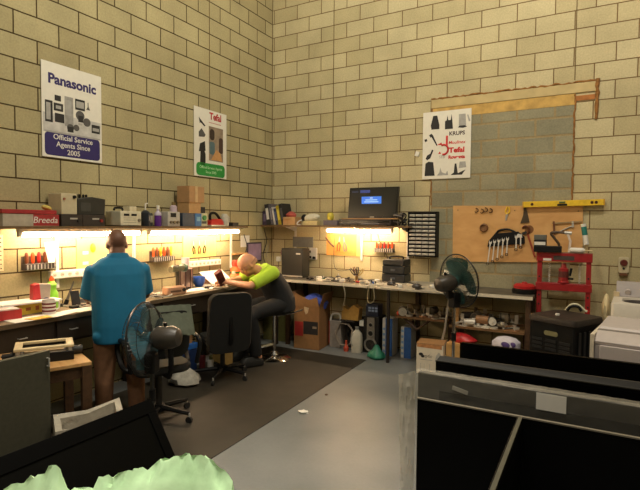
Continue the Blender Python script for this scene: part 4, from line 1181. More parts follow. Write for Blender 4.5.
SQ = lambda pts, r, m, lb, cat='cable', nm='cable': solo(nm, MB().tube(curve3(pts), r, 6), m, lb, cat)
SQ([(1.02, -.24, BT + .008), (1.1, -.3, BT + .02), (1.22, -.26, BT + .008), (1.35, -.3, BT + .03), (1.45, -.24, BT + .008)], .006, RUBBER, 'black lead snaking on the back bench behind the circuit boards')
SQ([(1.9, -.3, BT + .006), (1.83, -.36, BT + .03), (1.75, -.34, BT + .008), (1.8, -.5, BT + .02), (1.9, -.53, BT + .006)], .006, WHITE, 'white lead looped left of the black ridged case')
SQ([(2.28, -.4, BG + .006), (2.34, -.5, BG + .03), (2.42, -.44, BG + .006), (2.5, -.5, BG + .006)], .006, RUBBER, 'black lead curled on the grey board right of the ridged case')
SQ([(1.84, -.61, BT - .04), (1.86, -.62, BT - .0), (1.95, -.58, BT + .012), (1.98, -.5, BT + .008)], .005, WHITE, 'thin white lead draped over the bench edge')
SQ([(1.87, -.615, BT - .005), (1.86, -.62, BT - .18), (1.9, -.62, BT - .22), (1.95, -.62, BT - .16), (1.93, -.61, BT - .02)], .004, M((190, 176, 140), .6), 'pale cord hanging in a loop from the bench edge')
SQ([(1.52, -.612, BT - .01), (1.55, -.615, BT - .15), (1.49, -.55, BT - .3), (1.42, -.42, .52)], .004, M((196, 186, 160), .6), 'thin pale cord hanging under the bench to the brown cardboard')
SQ([(1.08, -.006, 1.5), (1.07, -.012, 1.2), (1.1, -.03, 1.04), (1.2, -.06, 1.0), (1.4, -.05, 1.02), (1.48, -.06, .91)], .004, DARK, 'dark lead running down the wall beside the orange board')
SQ([(1.72, -.006, 1.58), (1.77, -.01, 1.4), (1.88, -.012, 1.2), (1.83, -.012, 1.1), (1.82, -.06, .93)], .004, DARK, 'zigzag dark lead on the wall left of the small rack')
SQ([(.94, -.012, 1.46), (1.0, -.014, 1.39), (1.07, -.012, 1.33)], .012, M((96, 66, 44), .5), 'dark wooden stick slanting on the wall left of the orange board', 'stick', 'stick')
# orange board with cutters
ORB = M((236, 168, 84), .6, var=.05); YLB = M((240, 214, 120), .6, var=.05)
t = thing('tool_poster', 'orange-yellow backing board under the light on the back wall', 'board', (1.22, -.001, 1.36)); obj('panel', MB().bx(-.27, .27, -.008, 0, -.15, .15), ORB, t); obj('corner_strip', MB().bx(.2, .27, -.0095, -.0075, -.15, .15), YLB, t)
for i, (x, m, lb) in enumerate(((1.16, M((230, 90, 40), .4), 'orange-handled cutters'), (1.24, M((120, 120, 124), .4), 'grey long-nose pliers'))):
    t = thing('cutters', lb + ' hanging on the orange board', 'pliers', (x, -.025, 1.40), rot=(0, R(6 - 14 * i), 0))
    for s in (-1, 1): obj('handle', MB().tube(curve3([(0, 0, 0), (s * .02, 0, -.05), (s * .014, 0, -.13)]), .008), m, t); obj('jaw', MB().prism([(0, 0), (s * .010, .01), (s * .003, .07), (0, .075)], 'xz', -.004, .004), STEEL, t)


def driver_rack(label, grp, loc, rz, n, cols, w, tall):
    t = thing('tool_rack', label, 'rack', loc, rz)
    obj('tray', MB().bx(-w / 2, w / 2, -.07, 0, -.035, .015), M((74, 66, 60), .5), t, .003)
    obj('back_plate', MB().bx(-w / 2, w / 2, -.006, 0, .015, .08), M((90, 80, 70), .5), t)
    for k in range(int(w / .03)): obj('divider', MB().bx(-w / 2 + .012 + .03 * k, -w / 2 + .02 + .03 * k, -.074, -.069, -.033, .01), STEEL, t)
    rz_ = Matrix.Rotation(rz, 4, 'Z')
    pos = 'first second third fourth fifth sixth'.split()
    for k in range(n):
        p = Vector(loc) + (rz_ @ Vector((-w / 2 + w * (k + .5) / n, -.036, .0155)))
        s = thing('screwdriver', '%s screwdriver in %s, %s from its left end' % (cols[k % len(cols)][1], grp, pos[k]), 'screwdriver', p, rz, 'screwdrivers in ' + grp)
        obj('handle', MB().lathe([(.006, 0), (.014, .012), (.0145, tall * .8), (.008, tall)], n=12), cols[k % len(cols)][0], s)
        obj('ferrule', MB().cyl((0, 0, -.0), (0, 0, .012), .0075), STEEL, s)


OR2 = (M((232, 84, 30), .4), 'orange'); RD2 = (M((176, 40, 34), .4), 'red'); DK2 = (M((120, 66, 40), .4), 'brown'); YL2 = (M((236, 180, 50), .4), 'yellow')
driver_rack('small wall rack with orange screwdrivers above the black ridged case', 'the back-wall rack', (1.84, -.001, 1.315), 0, 5, [OR2, OR2, RD2], .27, .085)
driver_rack('wall rack with orange and red screwdrivers near the left end of the left bench', 'the left-end rack', (.001, -3.62, 1.27), HP, 5, [DK2, OR2, RD2], .27, .10)
driver_rack('wall rack of orange and brown screwdrivers right of the standing man', 'the middle rack', (.001, -2.21, 1.255), HP, 6, [OR2, DK2, YL2], .31, .11)
mb = MB(); mb.prism([(-.06, .10), (.06, .10), (.035, -.08), (-.025, -.08)], 'xz', -.004, 0); solo('paper_note', mb, PAPER, 'white paper tucked in front of the left-end screwdriver rack', 'note', (.09, -3.545, 1.37), HP)

# ================================================================== THINGS ON THE BACK SHELF
BK = [('dark purple', (52, 40, 66)), ('white-spined black', (42, 42, 46)), ('grey', (92, 88, 98)), ('white', (196, 190, 186)), ('navy blue', (48, 56, 92)), ('yellow and green', (178, 158, 40)), ('black', (34, 32, 36))]
x = .02
for i, (nm, c) in enumerate(BK):
    w = (.07, .075, .045, .03, .04, .05, .06)[i]; h = (.20, .30, .30, .26, .24, .28, .305)[i]; lean = (0, -9, -10, -11, -12, -12, -12)[i]
    t = thing('binder', '%s binder on the back shelf in the corner%s' % (nm, '' if i == 0 else ', leaning left'), 'binder', (x + (.0 if lean == 0 else h * math.sin(R(-lean)) * .0 + w * .0), -.16, SB + (0 if lean == 0 else w * math.sin(R(-lean)) * 0)), rot=(0, R(lean), 0), group='binders on the back shelf')
    obj('cover', MB().bx(0, w, -.11, .12, 0, h), M(c, .5), t, .003)
    obj('spine_label', MB().bx(w * .2, w * .8, -.1115, -.109, h * .25, h * .8), WHITE if i in (1, 3) else M(tuple(min(255, v + 50) for v in c), .5), t)
    x += w / math.cos(R(lean)) + .004
t = thing('carton', 'small brown cardboard box on the back shelf beside the binders', 'box', (.485, -.20, SB)); obj('body', MB().bx(-.10, .10, -.08, .10, 0, .115), CARD2, t, .003)
obj('flap', MB().box((-.02, -.09, .1), (.1, .005, .03), (R(-30), 0, 0)), CARD2, t)
t = thing('red_cloth', 'reddish crumpled pouch on the small cardboard box', 'pouch', (.46, -.18, SB + .115)); obj('body', MB().loft([[(r_ * math.cos(a) * rb.uniform(.85, 1.15), r_ * .7 * math.sin(a), z) for a in [2 * PI * i / 12 for i in range(12)]] for z, r_ in ((0, .07), (.03, .085), (.06, .06), (.08, .02))]), M((176, 84, 74), .6, bump=.4), t)
t = thing('heat_gun', 'cream and black hand mixer lying on the back shelf', 'mixer', (.80, -.19, SB + .05)); obj('body', MB().ell((0, 0, .055), (.14, .05, .055), (0, R(-8), 0)), M((214, 208, 188), .4), t); obj('vent', MB().ell((-.11, 0, .05), (.05, .045, .055)), BLACK, t); obj('base', MB().bx(-.10, .12, -.05, .05, -.05, .012), M((198, 182, 130), .6), t, .004); obj('cord', MB().tube(curve3([(-.12, -.02, .03), (-.18, -.05, .0), (-.2, -.05, -.04), (-.14, -.06, -.042)]), .008), WHITE, t)
t = thing('yellow_pot', 'small yellow-green figure-like pot on a grey block on the back shelf', 'pot', (1.10, -.18, SB)); obj('block', MB().bx(-.08, .14, -.06, .06, 0, .07), M((96, 86, 98), .6), t, .003); obj('pot', MB().lathe([(.03, .07), (.045, .09), (.05, .13), (.035, .17), (.028, .175)]), M((206, 190, 70), .5), t)
t = thing('media_player', 'flat dark recorder box on the back shelf under the screen', 'recorder', (1.665, -.19, SB)); obj('case', MB().bx(-.38, .36, -.10, .14, .01, .085), M((38, 34, 34), .4), t, .003); obj('front_strip', MB().bx(-.05, .2, -.1025, -.099, .02, .032), M((120, 116, 120), .4), t); obj('front_panel', MB().bx(-.36, .34, -.103, -.0985, .035, .07), GLOSS, t)
for x_ in (-.33, .31): obj('foot', MB().bx(x_ - .02, x_ + .02, -.08, .12, 0, .01), BLACK, t)
solo('pine_strip', MB().bx(-.4, .4, -.06, .1, 0, .014), PINE, 'thin wooden slat lying between the recorder and the screen', 'slat', (1.69, -.16, SB + .085))
t = thing('television', 'dark flat screen showing a small blue message on the back shelf', 'television', (1.722, -.17, SB + .099), 0)
mb = MB(); mb.prism([(-.355, 0), (.335, 0), (.365, .405), (-.325, .405)], 'xz', -.02, .03); obj('bezel', mb, M((18, 18, 19), .3), t, .004)
mb = MB(); mb.prism([(-.335, .03), (.315, .03), (.345, .39), (-.305, .39)], 'xz', -.0215, -.019); sc = obj('screen', mb, M((34, 36, 33), .3, var=.04), t)
EM = M((50, 100, 190), .4, emit=(50, 106, 200), es=.9, var=.05)
obj('message_box', MB().bx(-.15, .13, -.0228, -.021, .19, .285), EM, sc, label='glowing blue message box')
mb = MB()
for z, w_ in ((.265, .04), (.24, .17), (.215, .20)): mb.bx(-.01 - w_ / 2, -.01 + w_ / 2, -.0236, -.0225, z - .006, z + .006)
obj('message_text', mb, M((150, 190, 235), .4, emit=(150, 190, 235), es=.8), sc)
obj('status_bar', MB().bx(-.17, -.03, -.0228, -.021, .335, .37), M((44, 58, 110), .4, emit=(52, 70, 140), es=.6), sc); obj('status_bar', MB().bx(-.29, -.2, -.0228, -.021, .34, .362), M((40, 46, 66), .4, emit=(44, 52, 84), es=.4), sc)
obj('logo', MB().bx(-.03, .03, -.0222, -.0195, .012, .02), STEEL, t)
obj('stand', MB().bx(-.15, .15, -.05, .08, -.0, .006), BLACK, t)
for i in range(4):
    pts = [(2.05 + rc.uniform(-.02, .12), -.17 + rc.uniform(-.05, .05), SB + .012)] + [(2.1 + rc.uniform(-.08, .09), -.17 + rc.uniform(-.06, .06), SB + rc.uniform(.03, .16)) for _ in range(5)] + [(2.12 + rc.uniform(-.05, .08), -.17, SB + .012)]
    solo('cable', MB().tube(curve3(pts), .009, 6), (BLACK, DARK, M((120, 112, 104), .5), M((70, 60, 54), .5))[i], 'cable in the dark tangle on the shelf right of the screen', 'cable', group='tangled cables on the back shelf')

# ================================================================== THINGS ON THE LEFT SHELF (local -y towards the room)


def onA(name, label, cat, y, x=.15, z=SA, group=None): return thing(name, label, cat, (x, y, z), HP, group)


t = onA('carton', 'flat white box with red lid and red lettered end on the left shelf', 'box', -3.79, .16)
obj('body', MB().bx(-.24, .22, -.09, .13, 0, .10), M((176, 164, 146), .7), t, .002); obj('lid', MB().bx(-.25, .20, -.095, .135, .101, .135), M((158, 40, 42), .6), t, .003, 'red lid')
pl = obj('printed_end', MB().bx(.0, .221, -.0915, -.089, .004, .098), M((160, 44, 44), .6), t); mb = MB(); mb.text('Breeda', .075, (.10, -.093, .05), shear=.2); obj('lettering', mb, WHITE, pl)
t = onA('yellow_scrap', 'crumpled yellow wrapper on the red-lidded box', 'wrapper', -3.62, .16, SA + .135); obj('body', MB().ell((0, 0, .022), (.045, .035, .022), (0, .3, 0), 9, 5), M((206, 186, 96), .6), t)
for i, (y, w_) in enumerate(((-3.445, .10), (-3.225, .115))):
    t = onA('amplifier', ('dark flat box beneath the beige unit on the left shelf', 'dark flat box beneath the black machine on the left shelf')[i], 'box', y); obj('case', MB().bx(-w_, w_, -.10, .12, 0, .105), M((52, 44, 40), .5), t, .003); obj('front_badge', MB().bx(-.02, .05, -.1015, -.099, .06, .075), STEEL, t)
    obj('knob', MB().cyl((w_ * .6, -.10, .05), (w_ * .6, -.115, .05), .014), (DARK, M((150, 40, 36), .5))[i], t)
t = onA('power_unit', 'beige upright box with two small knobs on the left shelf', 'device', -3.45, .13, SA + .105); obj('case', MB().bx(-.075, .075, -.09, .10, 0, .185), BEIGE, t, .005)
for z in (.155,): obj('knob', MB().cyl((.045, -.09, z), (.045, -.105, z), .014), BLACK, t); obj('knob', MB().cyl((-.05, -.09, z - .02), (-.05, -.1, z - .02), .01), M((150, 90, 70), .5), t)
t = onA('bench_grinder', 'black boxy machine with terminals on top of the left shelf', 'machine', -3.24, .13, SA + .105); mb = MB(); mb.prism([(-.13, 0), (.15, 0), (.16, .15), (.02, .165), (-.13, .14)], 'xz', -.09, .10); obj('housing', mb, M((46, 46, 42), .45), t, .006)
for x_ in (-.08, -.05, -.01, .02): obj('terminal', MB().lathe([(.006, .14), (.011, .165), (.011, .185), (.004, .19)], c=(x_, 0, .0)), BLACK, t)
obj('front_plate', MB().bx(-.10, .0, -.0925, -.089, .03, .11), M((66, 66, 62), .4), t)
t = onA('power_supply', 'cream bench power supply with two black displays on the left shelf', 'device', -2.82, .16); obj('case', MB().bx(-.125, .125, -.10, .12, .008, .15), M((214, 206, 180), .45), t, .005)
for x_ in (-.055, .035): obj('display', MB().bx(x_ - .032, x_ + .032, -.1025, -.099, .102, .124), BLACK, t)
for z in (.035, .06, .08): obj('label_line', MB().bx(-.09, .06, -.1012, -.099, z, z + .004), M((140, 134, 116), .5), t)
obj('knob', MB().cyl((.095, -.10, .06), (.095, -.112, .06), .016), M((120, 110, 96), .5), t); obj('foot', MB().bx(-.11, .11, -.09, .1, 0, .008), BLACK, t)
t = onA('adapter', 'small cream box on the right corner of the power supply', 'box', -2.74, .16, SA + .15); obj('body', MB().bx(-.055, .03, -.05, .05, 0, .05), M((206, 196, 168), .5), t, .004)
t = onA('cable_bundle', 'short dark cable bundle lying on the power supply', 'cable', -2.89, .16, SA + .15); obj('bundle', MB().tube(curve3([(-.05, 0, .012), (-.02, .02, .03), (.02, -.02, .03), (.05, 0, .012)]), .011), BLACK, t)
t = onA('bottle', 'dark blue bottle with a white straw cap on the left shelf', 'bottle', -2.545); obj('body', MB().lathe([(.045, 0), (.048, .01), (.048, .14), (.03, .16), (.012, .17)]), M((36, 42, 52), .3), t); obj('straw', MB().tube([(0, 0, .165), (0, 0, .235), (.03, 0, .24)], .007), WHITE, t)
t = onA('jar', 'dark jar with pale label beside the purple bottle', 'jar', -2.465, .12); obj('body', MB().lathe([(.035, 0), (.035, .13), (.03, .14)]), M((44, 48, 50), .4), t); obj('label', MB().lathe([(.0352, .04), (.0358, .042), (.0358, .11), (.0352, .112)]), M((170, 166, 150), .6), t)
t = onA('bottle', 'clear bottle half full of purple liquid on the left shelf', 'bottle', -2.375); obj('liquid', MB().lathe([(.036, 0), (.038, .01), (.038, .115), (.0, .116)]), M((98, 50, 140), .25), t); obj('neck', MB().lathe([(.038, .1165), (.036, .14), (.014, .165), (.014, .185)]), M((190, 180, 200), .2), t); obj('cap', MB().cyl((0, 0, .185), (0, 0, .225), .017), WHITE, t)
t = onA('meter', 'pale instrument with black dial window on the left shelf', 'device', -2.22); obj('case', MB().bx(-.09, .09, -.08, .10, 0, .16), M((184, 178, 168), .5), t, .005); obj('window', MB().bx(-.05, .03, -.083, -.079, .10, .145), BLACK, t)
for x_ in (-.05, 0, .05): obj('knob', MB().cyl((x_, -.08, .045), (x_, -.1, .045), .016), M((120, 106, 80), .5), t)
t = onA('spray_gun', 'pale pinkish spray can standing on the pale instrument', 'can', -2.15, .15, SA + .16); obj('can', MB().lathe([(.04, 0), (.04, .06), (.02, .075)]), M((190, 172, 186), .4), t); obj('nozzle', MB().cyl((0, 0, .075), (0, 0, .11), .02), M((120, 100, 60), .5), t)
t = onA('bin', 'dark blue plastic bin under the cardboard boxes on the left shelf', 'bin', -2.0, .16); obj('body', MB().bx(-.11, .085, -.09, .10, 0, .15), M((52, 66, 84), .5), t, .004)
t = onA('bin', 'bright blue box right of the dark blue bin on the left shelf', 'box', -1.855, .16); obj('body', MB().bx(-.055, .05, -.09, .10, 0, .15), M((44, 108, 168), .5), t, .004); obj('label', MB().bx(-.03, .03, -.0915, -.0895, .06, .11), M((120, 170, 200), .5), t)
t = onA('carton', 'lower brown cardboard box of the stack on the left shelf', 'box', -1.91, .16, SA + .15); obj('body', MB().bx(-.10, .09, -.09, .09, 0, .125), CARD2, t, .002)
t = onA('carton', 'upper brown cardboard box of the stack on the left shelf', 'box', -1.90, .16, SA + .275); obj('body', MB().bx(-.115, .13, -.10, .09, 0, .185), M((176, 136, 94), .85, var=.08), t, .002); obj('tape', MB().bx(-.02, .02, -.1008, -.099, 0, .185), M((196, 166, 120), .4), t)
t = onA('charger', 'small black charger on the cream gadget right of the cardboard boxes', 'charger', -1.735, .15, SA + .155); obj('body', MB().bx(-.045, .05, -.05, .05, 0, .075), BLACK, t, .006)
t = onA('gadget', 'cream and green gadget right of the bright blue box', 'device', -1.73, .15); obj('body', MB().bx(-.06, .06, -.07, .07, 0, .155), M((196, 196, 160), .5), t, .005); obj('green_dial', MB().cyl((0, -.07, .10), (0, -.085, .10), .03), GREEN, t); obj('keypad', MB().bx(-.04, .04, -.0725, -.069, .03, .06), INK2, t)
t = onA('steam_iron', 'red and black steam iron lying at the right end of the left shelf', 'iron', -1.42, .15); obj('soleplate', MB().prism([(-.16, -.05), (.05, -.05), (.17, 0), (.05, .05), (-.16, .05)], 'xy', 0, .016), STEEL, t); mb = MB(); mb.loft([[(x_ * s, y_ * s, z) for x_, y_ in ((-.16, -.045), (.04, -.045), (.13, 0), (.04, .045), (-.16, .045))] for s, z in ((1, .017), (.95, .06), (.7, .09))]); obj('shell', mb, M((192, 36, 36), .35), t); obj('handle', MB().tube(curve3([(-.13, 0, .08), (-.12, 0, .15), (-.03, 0, .16), (.06, 0, .085)]), .017), BLACK, t)
t = onA('pale_jug', 'pale translucent jug behind the steam iron', 'jug', -1.24, .12); obj('body', MB().lathe([(.05, 0), (.055, .02), (.05, .12), (.035, .15), (.03, .16)]), M((186, 182, 168), .3), t); obj('handle', MB().tube(curve3([(.04, 0, .13), (.085, 0, .12), (.085, 0, .05), (.045, 0, .03)]), .008), M((186, 182, 168), .3), t)
t = onA('wood_block', 'small dark block at the far right end of the left shelf', 'block', -1.10, .14); obj('body', MB().bx(-.06, .06, -.05, .05, 0, .05), DARK, t, .003)
SQ([(.268, -3.05, 1.585), (.275, -3.06, 1.5), (.26, -3.04, 1.38), (.2, -2.98, 1.32), (.1, -2.9, 1.31), (.01, -2.86, 1.33)], .007, RUBBER, 'black cable hanging in a curve behind the standing man\'s head')
SQ([(.012, -2.83, 1.5), (.014, -2.9, 1.3), (.02, -3.0, 1.0)], .004, DARK, 'thin dark lead down the yellow tool board behind the standing man')
# ================================================================== LEFT WALL BOARDS
YB = M((244, 218, 118), .6, var=.06)
t = thing('tool_poster', 'yellow backing board partly behind the standing man\'s head', 'board', (.001, -3.03, 1.32), HP); obj('panel', MB().bx(-.21, .21, -.008, 0, -.18, .17), YB, t)
for x_, z in ((-.12, .02), (-.12, -.08)): obj('hook_plate', MB().bx(x_ - .03, x_ + .03, -.012, -.0075, z, z + .03), WHITE, t)
mb = MB(); mb.ell((0, -.012, 0), (.03, .012, .045)); solo('tape_measure', mb, M((240, 214, 30), .5), 'bright yellow tag hanging on the yellow board behind the man', 'tag', (.010, -3.075, 1.40), HP)
t = thing('tool_poster', 'yellow tool poster on the left wall under the second tube light', 'board', (.001, -1.57, 1.36), HP); obj('panel', MB().bx(-.29, .29, -.008, 0, -.13, .13), YB, t)
for i in range(3):
    p = thing('pliers', '%s of the three dark pliers on the yellow tool poster' % ('leftmost', 'middle', 'rightmost')[i], 'pliers', (.022, -1.70 + .10 * i, 1.37), rot=(0, R(-8 + 8 * i), HP), group='pliers on the yellow tool poster')
    for s in (-1, 1): obj('handle', MB().tube(curve3([(0, 0, 0), (s * .018, 0, -.04), (s * .013, 0, -.10)]), .007), (DARK, M((96, 70, 40), .5), DARK)[i], p); obj('jaw', MB().prism([(0, 0), (s * .010, .01), (s * .003, .06), (0, .065)], 'xz', -.004, .004), STEEL, p)


def power_rail(label, loc, rz, ln, n, tilt=0):
    t = thing('power_rail', label, 'power strip', loc, rz); obj('rail', MB().bx(-ln / 2, ln / 2, -.045, 0, -.035, .035), WHITE, t, .004)
    for k in range(n):
        s = obj('socket', MB().cyl((-ln / 2 + ln * (k + .5) / n, -.045, 0), (-ln / 2 + ln * (k + .5) / n, -.048, 0), .018), M((200, 190, 170), .5), t)
        for d in (-.006, .006): obj('pin_hole', MB().bx(-ln / 2 + ln * (k + .5) / n + d - .002, -ln / 2 + ln * (k + .5) / n + d + .002, -.0486, -.0478, -.004, .004), BLACK, s)


power_rail('white power rail on the left wall left of the standing man', (.001, -3.30, 1.17), HP, .44, 6)
power_rail('white power rail on the left wall below the yellow tool poster', (.001, -1.50, 1.15), HP, .56, 8)
obj_p = thing('pegboard', 'strip of pegboard at the far left of the left wall', 'pegboard', (.001, -4.12, 1.40), HP)
obj('panel', MB().bx(-.35, .22, -.006, 0, -.16, .14), M((222, 200, 160), .7), obj_p); mb = MB()
for i in range(8):
    for j in range(8): mb.cyl((.20 - .033 * i, -.006, -.14 + .036 * j), (.20 - .033 * i, -.0066, -.14 + .036 * j), .006, n=8)
obj('holes', mb, BLACK, obj_p)

# ================================================================== THINGS ON THE LEFT BENCH
def onB(name, label, cat, x, y, rz=HP, z=BT, group=None, rot=None): return thing(name, label, cat, (x, y, z), rz, group, rot)


t = onB('box_file', 'red and white box file lying at the left end of the left bench', 'box file', .27, -4.10, R(80)); obj('body', MB().bx(-.16, .13, -.14, .16, 0, .075), M((190, 52, 50), .5), t, .003); obj('cover', MB().bx(-.165, .11, -.145, .165, .0755, .085), M((226, 210, 202), .6), t, .002)
t = onB('parts_box', 'yellow printed box beside the red box file on the left bench', 'box', .22, -3.83, R(92)); obj('body', MB().bx(-.11, .10, -.07, .07, 0, .085), M((214, 186, 60), .6), t, .002); obj('printing', MB().bx(-.06, -.02, -.0712, -.0695, .03, .055), M((160, 90, 40), .6), t); obj('printing', MB().bx(.02, .05, -.0712, -.0695, .025, .06), M((160, 90, 40), .6), t)
solo('paper_stack', MB().bx(-.16, .30, -.12, .12, 0, .012), PAPER, 'white sheets resting on the red file and the yellow box', 'papers', (.20, -3.90, BT + .0865), R(84))
def loose(name, label, cat, poly, z, mat, h=.004): return solo(name, MB().prism(poly, 'xy', z, z + h), mat, label, cat)
loose('paper_sheet', 'large white paper at the front edge below the red box file', 'paper', [(.40, -4.12), (.575, -4.13), (.60, -3.82), (.53, -3.60), (.42, -3.64)], BT + .0005, PAPER)
loose('paper_sheet', 'white paper at the front edge right of the striped mug', 'paper', [(.40, -3.66), (.565, -3.60), (.56, -3.28), (.39, -3.24)], BT + .0005, PAPER)
loose('envelope', 'yellow envelope poking out at the front edge of the left bench', 'envelope', [(.50, -4.02), (.59, -4.0), (.60, -3.86), (.5, -3.84)], BT + .005, M((230, 180, 70), .7))
t = onB('mug', 'white mug with dark red stripes on the left bench', 'mug', .42, -3.775); t.scale = (1.12, 1.12, 1.15); obj('cup', MB().lathe([(.036, 0), (.044, .004), (.045, .105), (.041, .105), (.040, .012), (.0, .01)]), WHITE, t)
for z in (.02, .045, .07): obj('stripe', MB().lathe([(.0447, z), (.0456, z + .001), (.0456, z + .012), (.0447, z + .013)]), M((110, 36, 36), .4), t)
obj('handle', MB().tube(curve3([(.043, 0, .085), (.075, 0, .08), (.075, 0, .035), (.043, 0, .025)]), .006), WHITE, t)
t = onB('squeeze_bottle', 'lime green squeeze bottle with orange cap on the left bench', 'bottle', .16, -3.585, z=BT); obj('body', MB().lathe([(.048, 0), (.05, .01), (.05, .13), (.036, .155), (.036, .18), (.04, .205), (.02, .235)]), M((140, 208, 60), .4), t); obj('cap', MB().lathe([(.02, .236), (.02, .255), (.006, .28)]), ORANGE, t)
t = onB('telephone', 'grey desk phone with red cheek standing on the left bench', 'phone', .20, -3.70, R(84)); mb = MB(); mb.prism([(-.05, 0), (.05, 0), (.065, .22), (-.03, .23)], 'xz', -.03, .03); obj('body', mb, M((172, 156, 144), .5), t, .006); mb = MB(); mb.prism([(-.085, .10), (-.03, .0), (-.01, .0), (-.03, .235), (-.08, .225)], 'xz', -.035, .035); obj('cheek', mb, M((196, 50, 54), .45), t, .008); obj('dial', MB().cyl((.02, -.03, .085), (.02, -.038, .085), .026), M((84, 80, 110), .4), t)
t = onB('phone', 'small black phone propped upright on the left bench beside the man', 'phone', .26, -3.42, R(80), rot=(R(-18), 0, R(80))); obj('case', MB().box((0, 0, .07), (.075, .012, .14)), BLACK, t, .003); obj('screen', MB().bx(-.032, .032, -.0068, -.0058, .015, .128), M((48, 40, 36), .2), t)
t = onB('knife', 'dark blade-like tool leaning behind the small black phone', 'tool', .10, -3.42, rot=(0, R(22), HP)); obj('blade', MB().prism([(-.012, .04), (.014, .04), (.004, .22), (-.002, .22)], 'xz', -.004, .004), M((110, 106, 102), .4, .6), t); obj('handle', MB().box((0, 0, .02), (.03, .02, .05)), BLACK, t)
t = onB('tablet', 'flat black remote lying in front of the black phone', 'remote', .33, -3.42, R(86)); obj('case', MB().bx(-.1, .08, -.03, .03, 0, .018), BLACK, t, .003)
for k in range(5): obj('button', MB().bx(-.085 + .03 * k, -.07 + .03 * k, -.015, .015, .018, .021), INK2, t)
t = onB('circuit_board', 'brown circuit board on the left bench beside the man\'s left elbow', 'circuit board', .36, -3.30, R(70)); obj('board', MB().bx(-.09, .09, -.07, .07, 0, .008), M((150, 104, 70), .5), t)
for k in range(4): obj('component', MB().box((-.06 + .04 * k, .02 * (-1) ** k, .018), (.02, .025, .02)), (BLACK, WHITE, RED, DARK)[k], t)
# right of the man
t = onB('bench_drill', 'grey clamp-like bench tool standing between the man and the seated person', 'clamp', .38, -2.32); obj('column', MB().cyl((0, 0, .012), (0, 0, .30), .02), M((92, 84, 70), .45, .4), t); obj('base', MB().bx(-.07, .07, -.06, .06, 0, .012), M((84, 76, 60), .5), t); obj('head', MB().cyl((-.10, 0, .255), (.08, 0, .265), .035), M((132, 128, 104), .4, .3), t); obj('wing', MB().cyl((.08, 0, .265), (.11, 0, .255), .045), M((84, 110, 92), .4), t); obj('lever', MB().tube([(-.03, -.03, .28), (-.12, -.05, .30)], .008), STEEL, t)
t = onB('paper_roll', 'tall white cup standing on the metal canister', 'cup', .22, -2.04, z=BT + .235); obj('body', MB().lathe([(.04, 0), (.046, .12), (.041, .12), (.036, .01)]), M((228, 214, 222), .5), t)
t = onB('canister', 'silver striped metal canister on the left bench', 'canister', .22, -2.04); obj('body', MB().lathe([(.075, 0), (.078, .01), (.078, .225), (.07, .235), (.0, .2352)]), M((150, 130, 124), .3, .7), t)
for a in range(0, 360, 45): obj('rib', MB().cyl((.078 * math.cos(R(a)), .078 * math.sin(R(a)), .01), (.078 * math.cos(R(a)), .078 * math.sin(R(a)), .22), .008, n=8), M((96, 76, 72), .3, .6), t)
t = onB('tub', 'blue plastic tub on the left bench right of the canister', 'tub', .20, -1.80, z=BT + .0); obj('bowl', MB().lathe([(.04, .0), (.07, .05), (.078, .115), (.072, .115), (.06, .05), (.0, .02)]), M((46, 96, 200), .4), t)
t = onB('radio', 'brown-pink gadget with knobs in front of the bench clamp', 'device', .46, -2.42, R(75)); obj('body', MB().bx(-.13, .09, -.05, .06, 0, .085), M((196, 150, 118), .5), t, .012); obj('grille', MB().bx(-.09, .03, -.0525, -.049, .03, .05), M((110, 80, 62), .5), t); obj('tuner', MB().cyl((.06, -.05, .05), (.06, -.062, .05), .018), DARK, t)
loose('paper_sheet', 'bright white paper between the canister and the handset', 'paper', [(.22, -2.20), (.44, -2.34), (.50, -1.86), (.36, -1.76)], BT + .0005, PAPER)
mb = MB(); mb.prism([(-.20, -.14), (.20, -.14), (.24, .14), (-.18, .14)], 'xy', 0, .004); solo('magazine', mb, M((226, 220, 216), .5, var=.1, scale=8), 'tilted open magazine propped behind the seated person\'s hand', 'magazine', (.16, -1.45, BT + .075), rot=(R(30), 0, HP))
solo('book', MB().bx(-.12, .12, -.07, .07, 0, .07), M((160, 120, 96), .6), 'thick book propping up the open magazine', 'book', (.09, -1.45, BT), HP)
t = onB('spray_bottle', 'orange bottle with green stripe and red cap in front of the seated person', 'bottle', .20, -1.12); obj('body', MB().lathe([(.06, 0), (.065, .01), (.065, .15), (.04, .19)]), M((236, 110, 50), .4), t); obj('stripe', MB().lathe([(.0652, .10), (.066, .102), (.064, .15), (.0632, .152)]), M((70, 110, 40), .5), t); obj('cap', MB().lathe([(.042, .191), (.045, .2), (.045, .25), (.03, .27)]), M((210, 60, 36), .4), t)
t = onB('toy_block', 'small orange and pale bottle beside the orange bottle', 'bottle', .30, -1.28); obj('body', MB().lathe([(.05, 0), (.05, .09), (.03, .11)]), M((240, 150, 90), .4), t); obj('cap', MB().cyl((0, 0, .11), (0, 0, .14), .022), WHITE, t)
for i, (x_, y, m, lb) in enumerate(((.45, -2.0, STEEL, 'steel tweezers at the bench edge'), (.44, -1.62, DARK, 'dark pen near the handset'), (.50, -1.35, STEEL, 'steel rod before the seated person'), (.48, -2.62, DARK, 'dark probe beside the man\'s right hand'), (.40, -2.70, STEEL, 'thin steel pick behind the dark probe'))):
    mb = MB(); mb.cyl((-.09, 0, .006), (.09, 0, .006), .006, .004, n=8); solo(('tweezers', 'pen', 'rod', 'probe', 'pick')[i], mb, m, lb, 'tool', (x_, y, BT), R(60 + 25 * i))
SQ([(.45, -2.85, BT + .008), (.52, -2.76, BT + .03), (.555, -2.66, BT + .012), (.53, -2.55, BT + .02), (.44, -2.5, BT + .008)], .007, M((170, 168, 160), .5), 'pale grey cable looping along the bench edge right of the man')
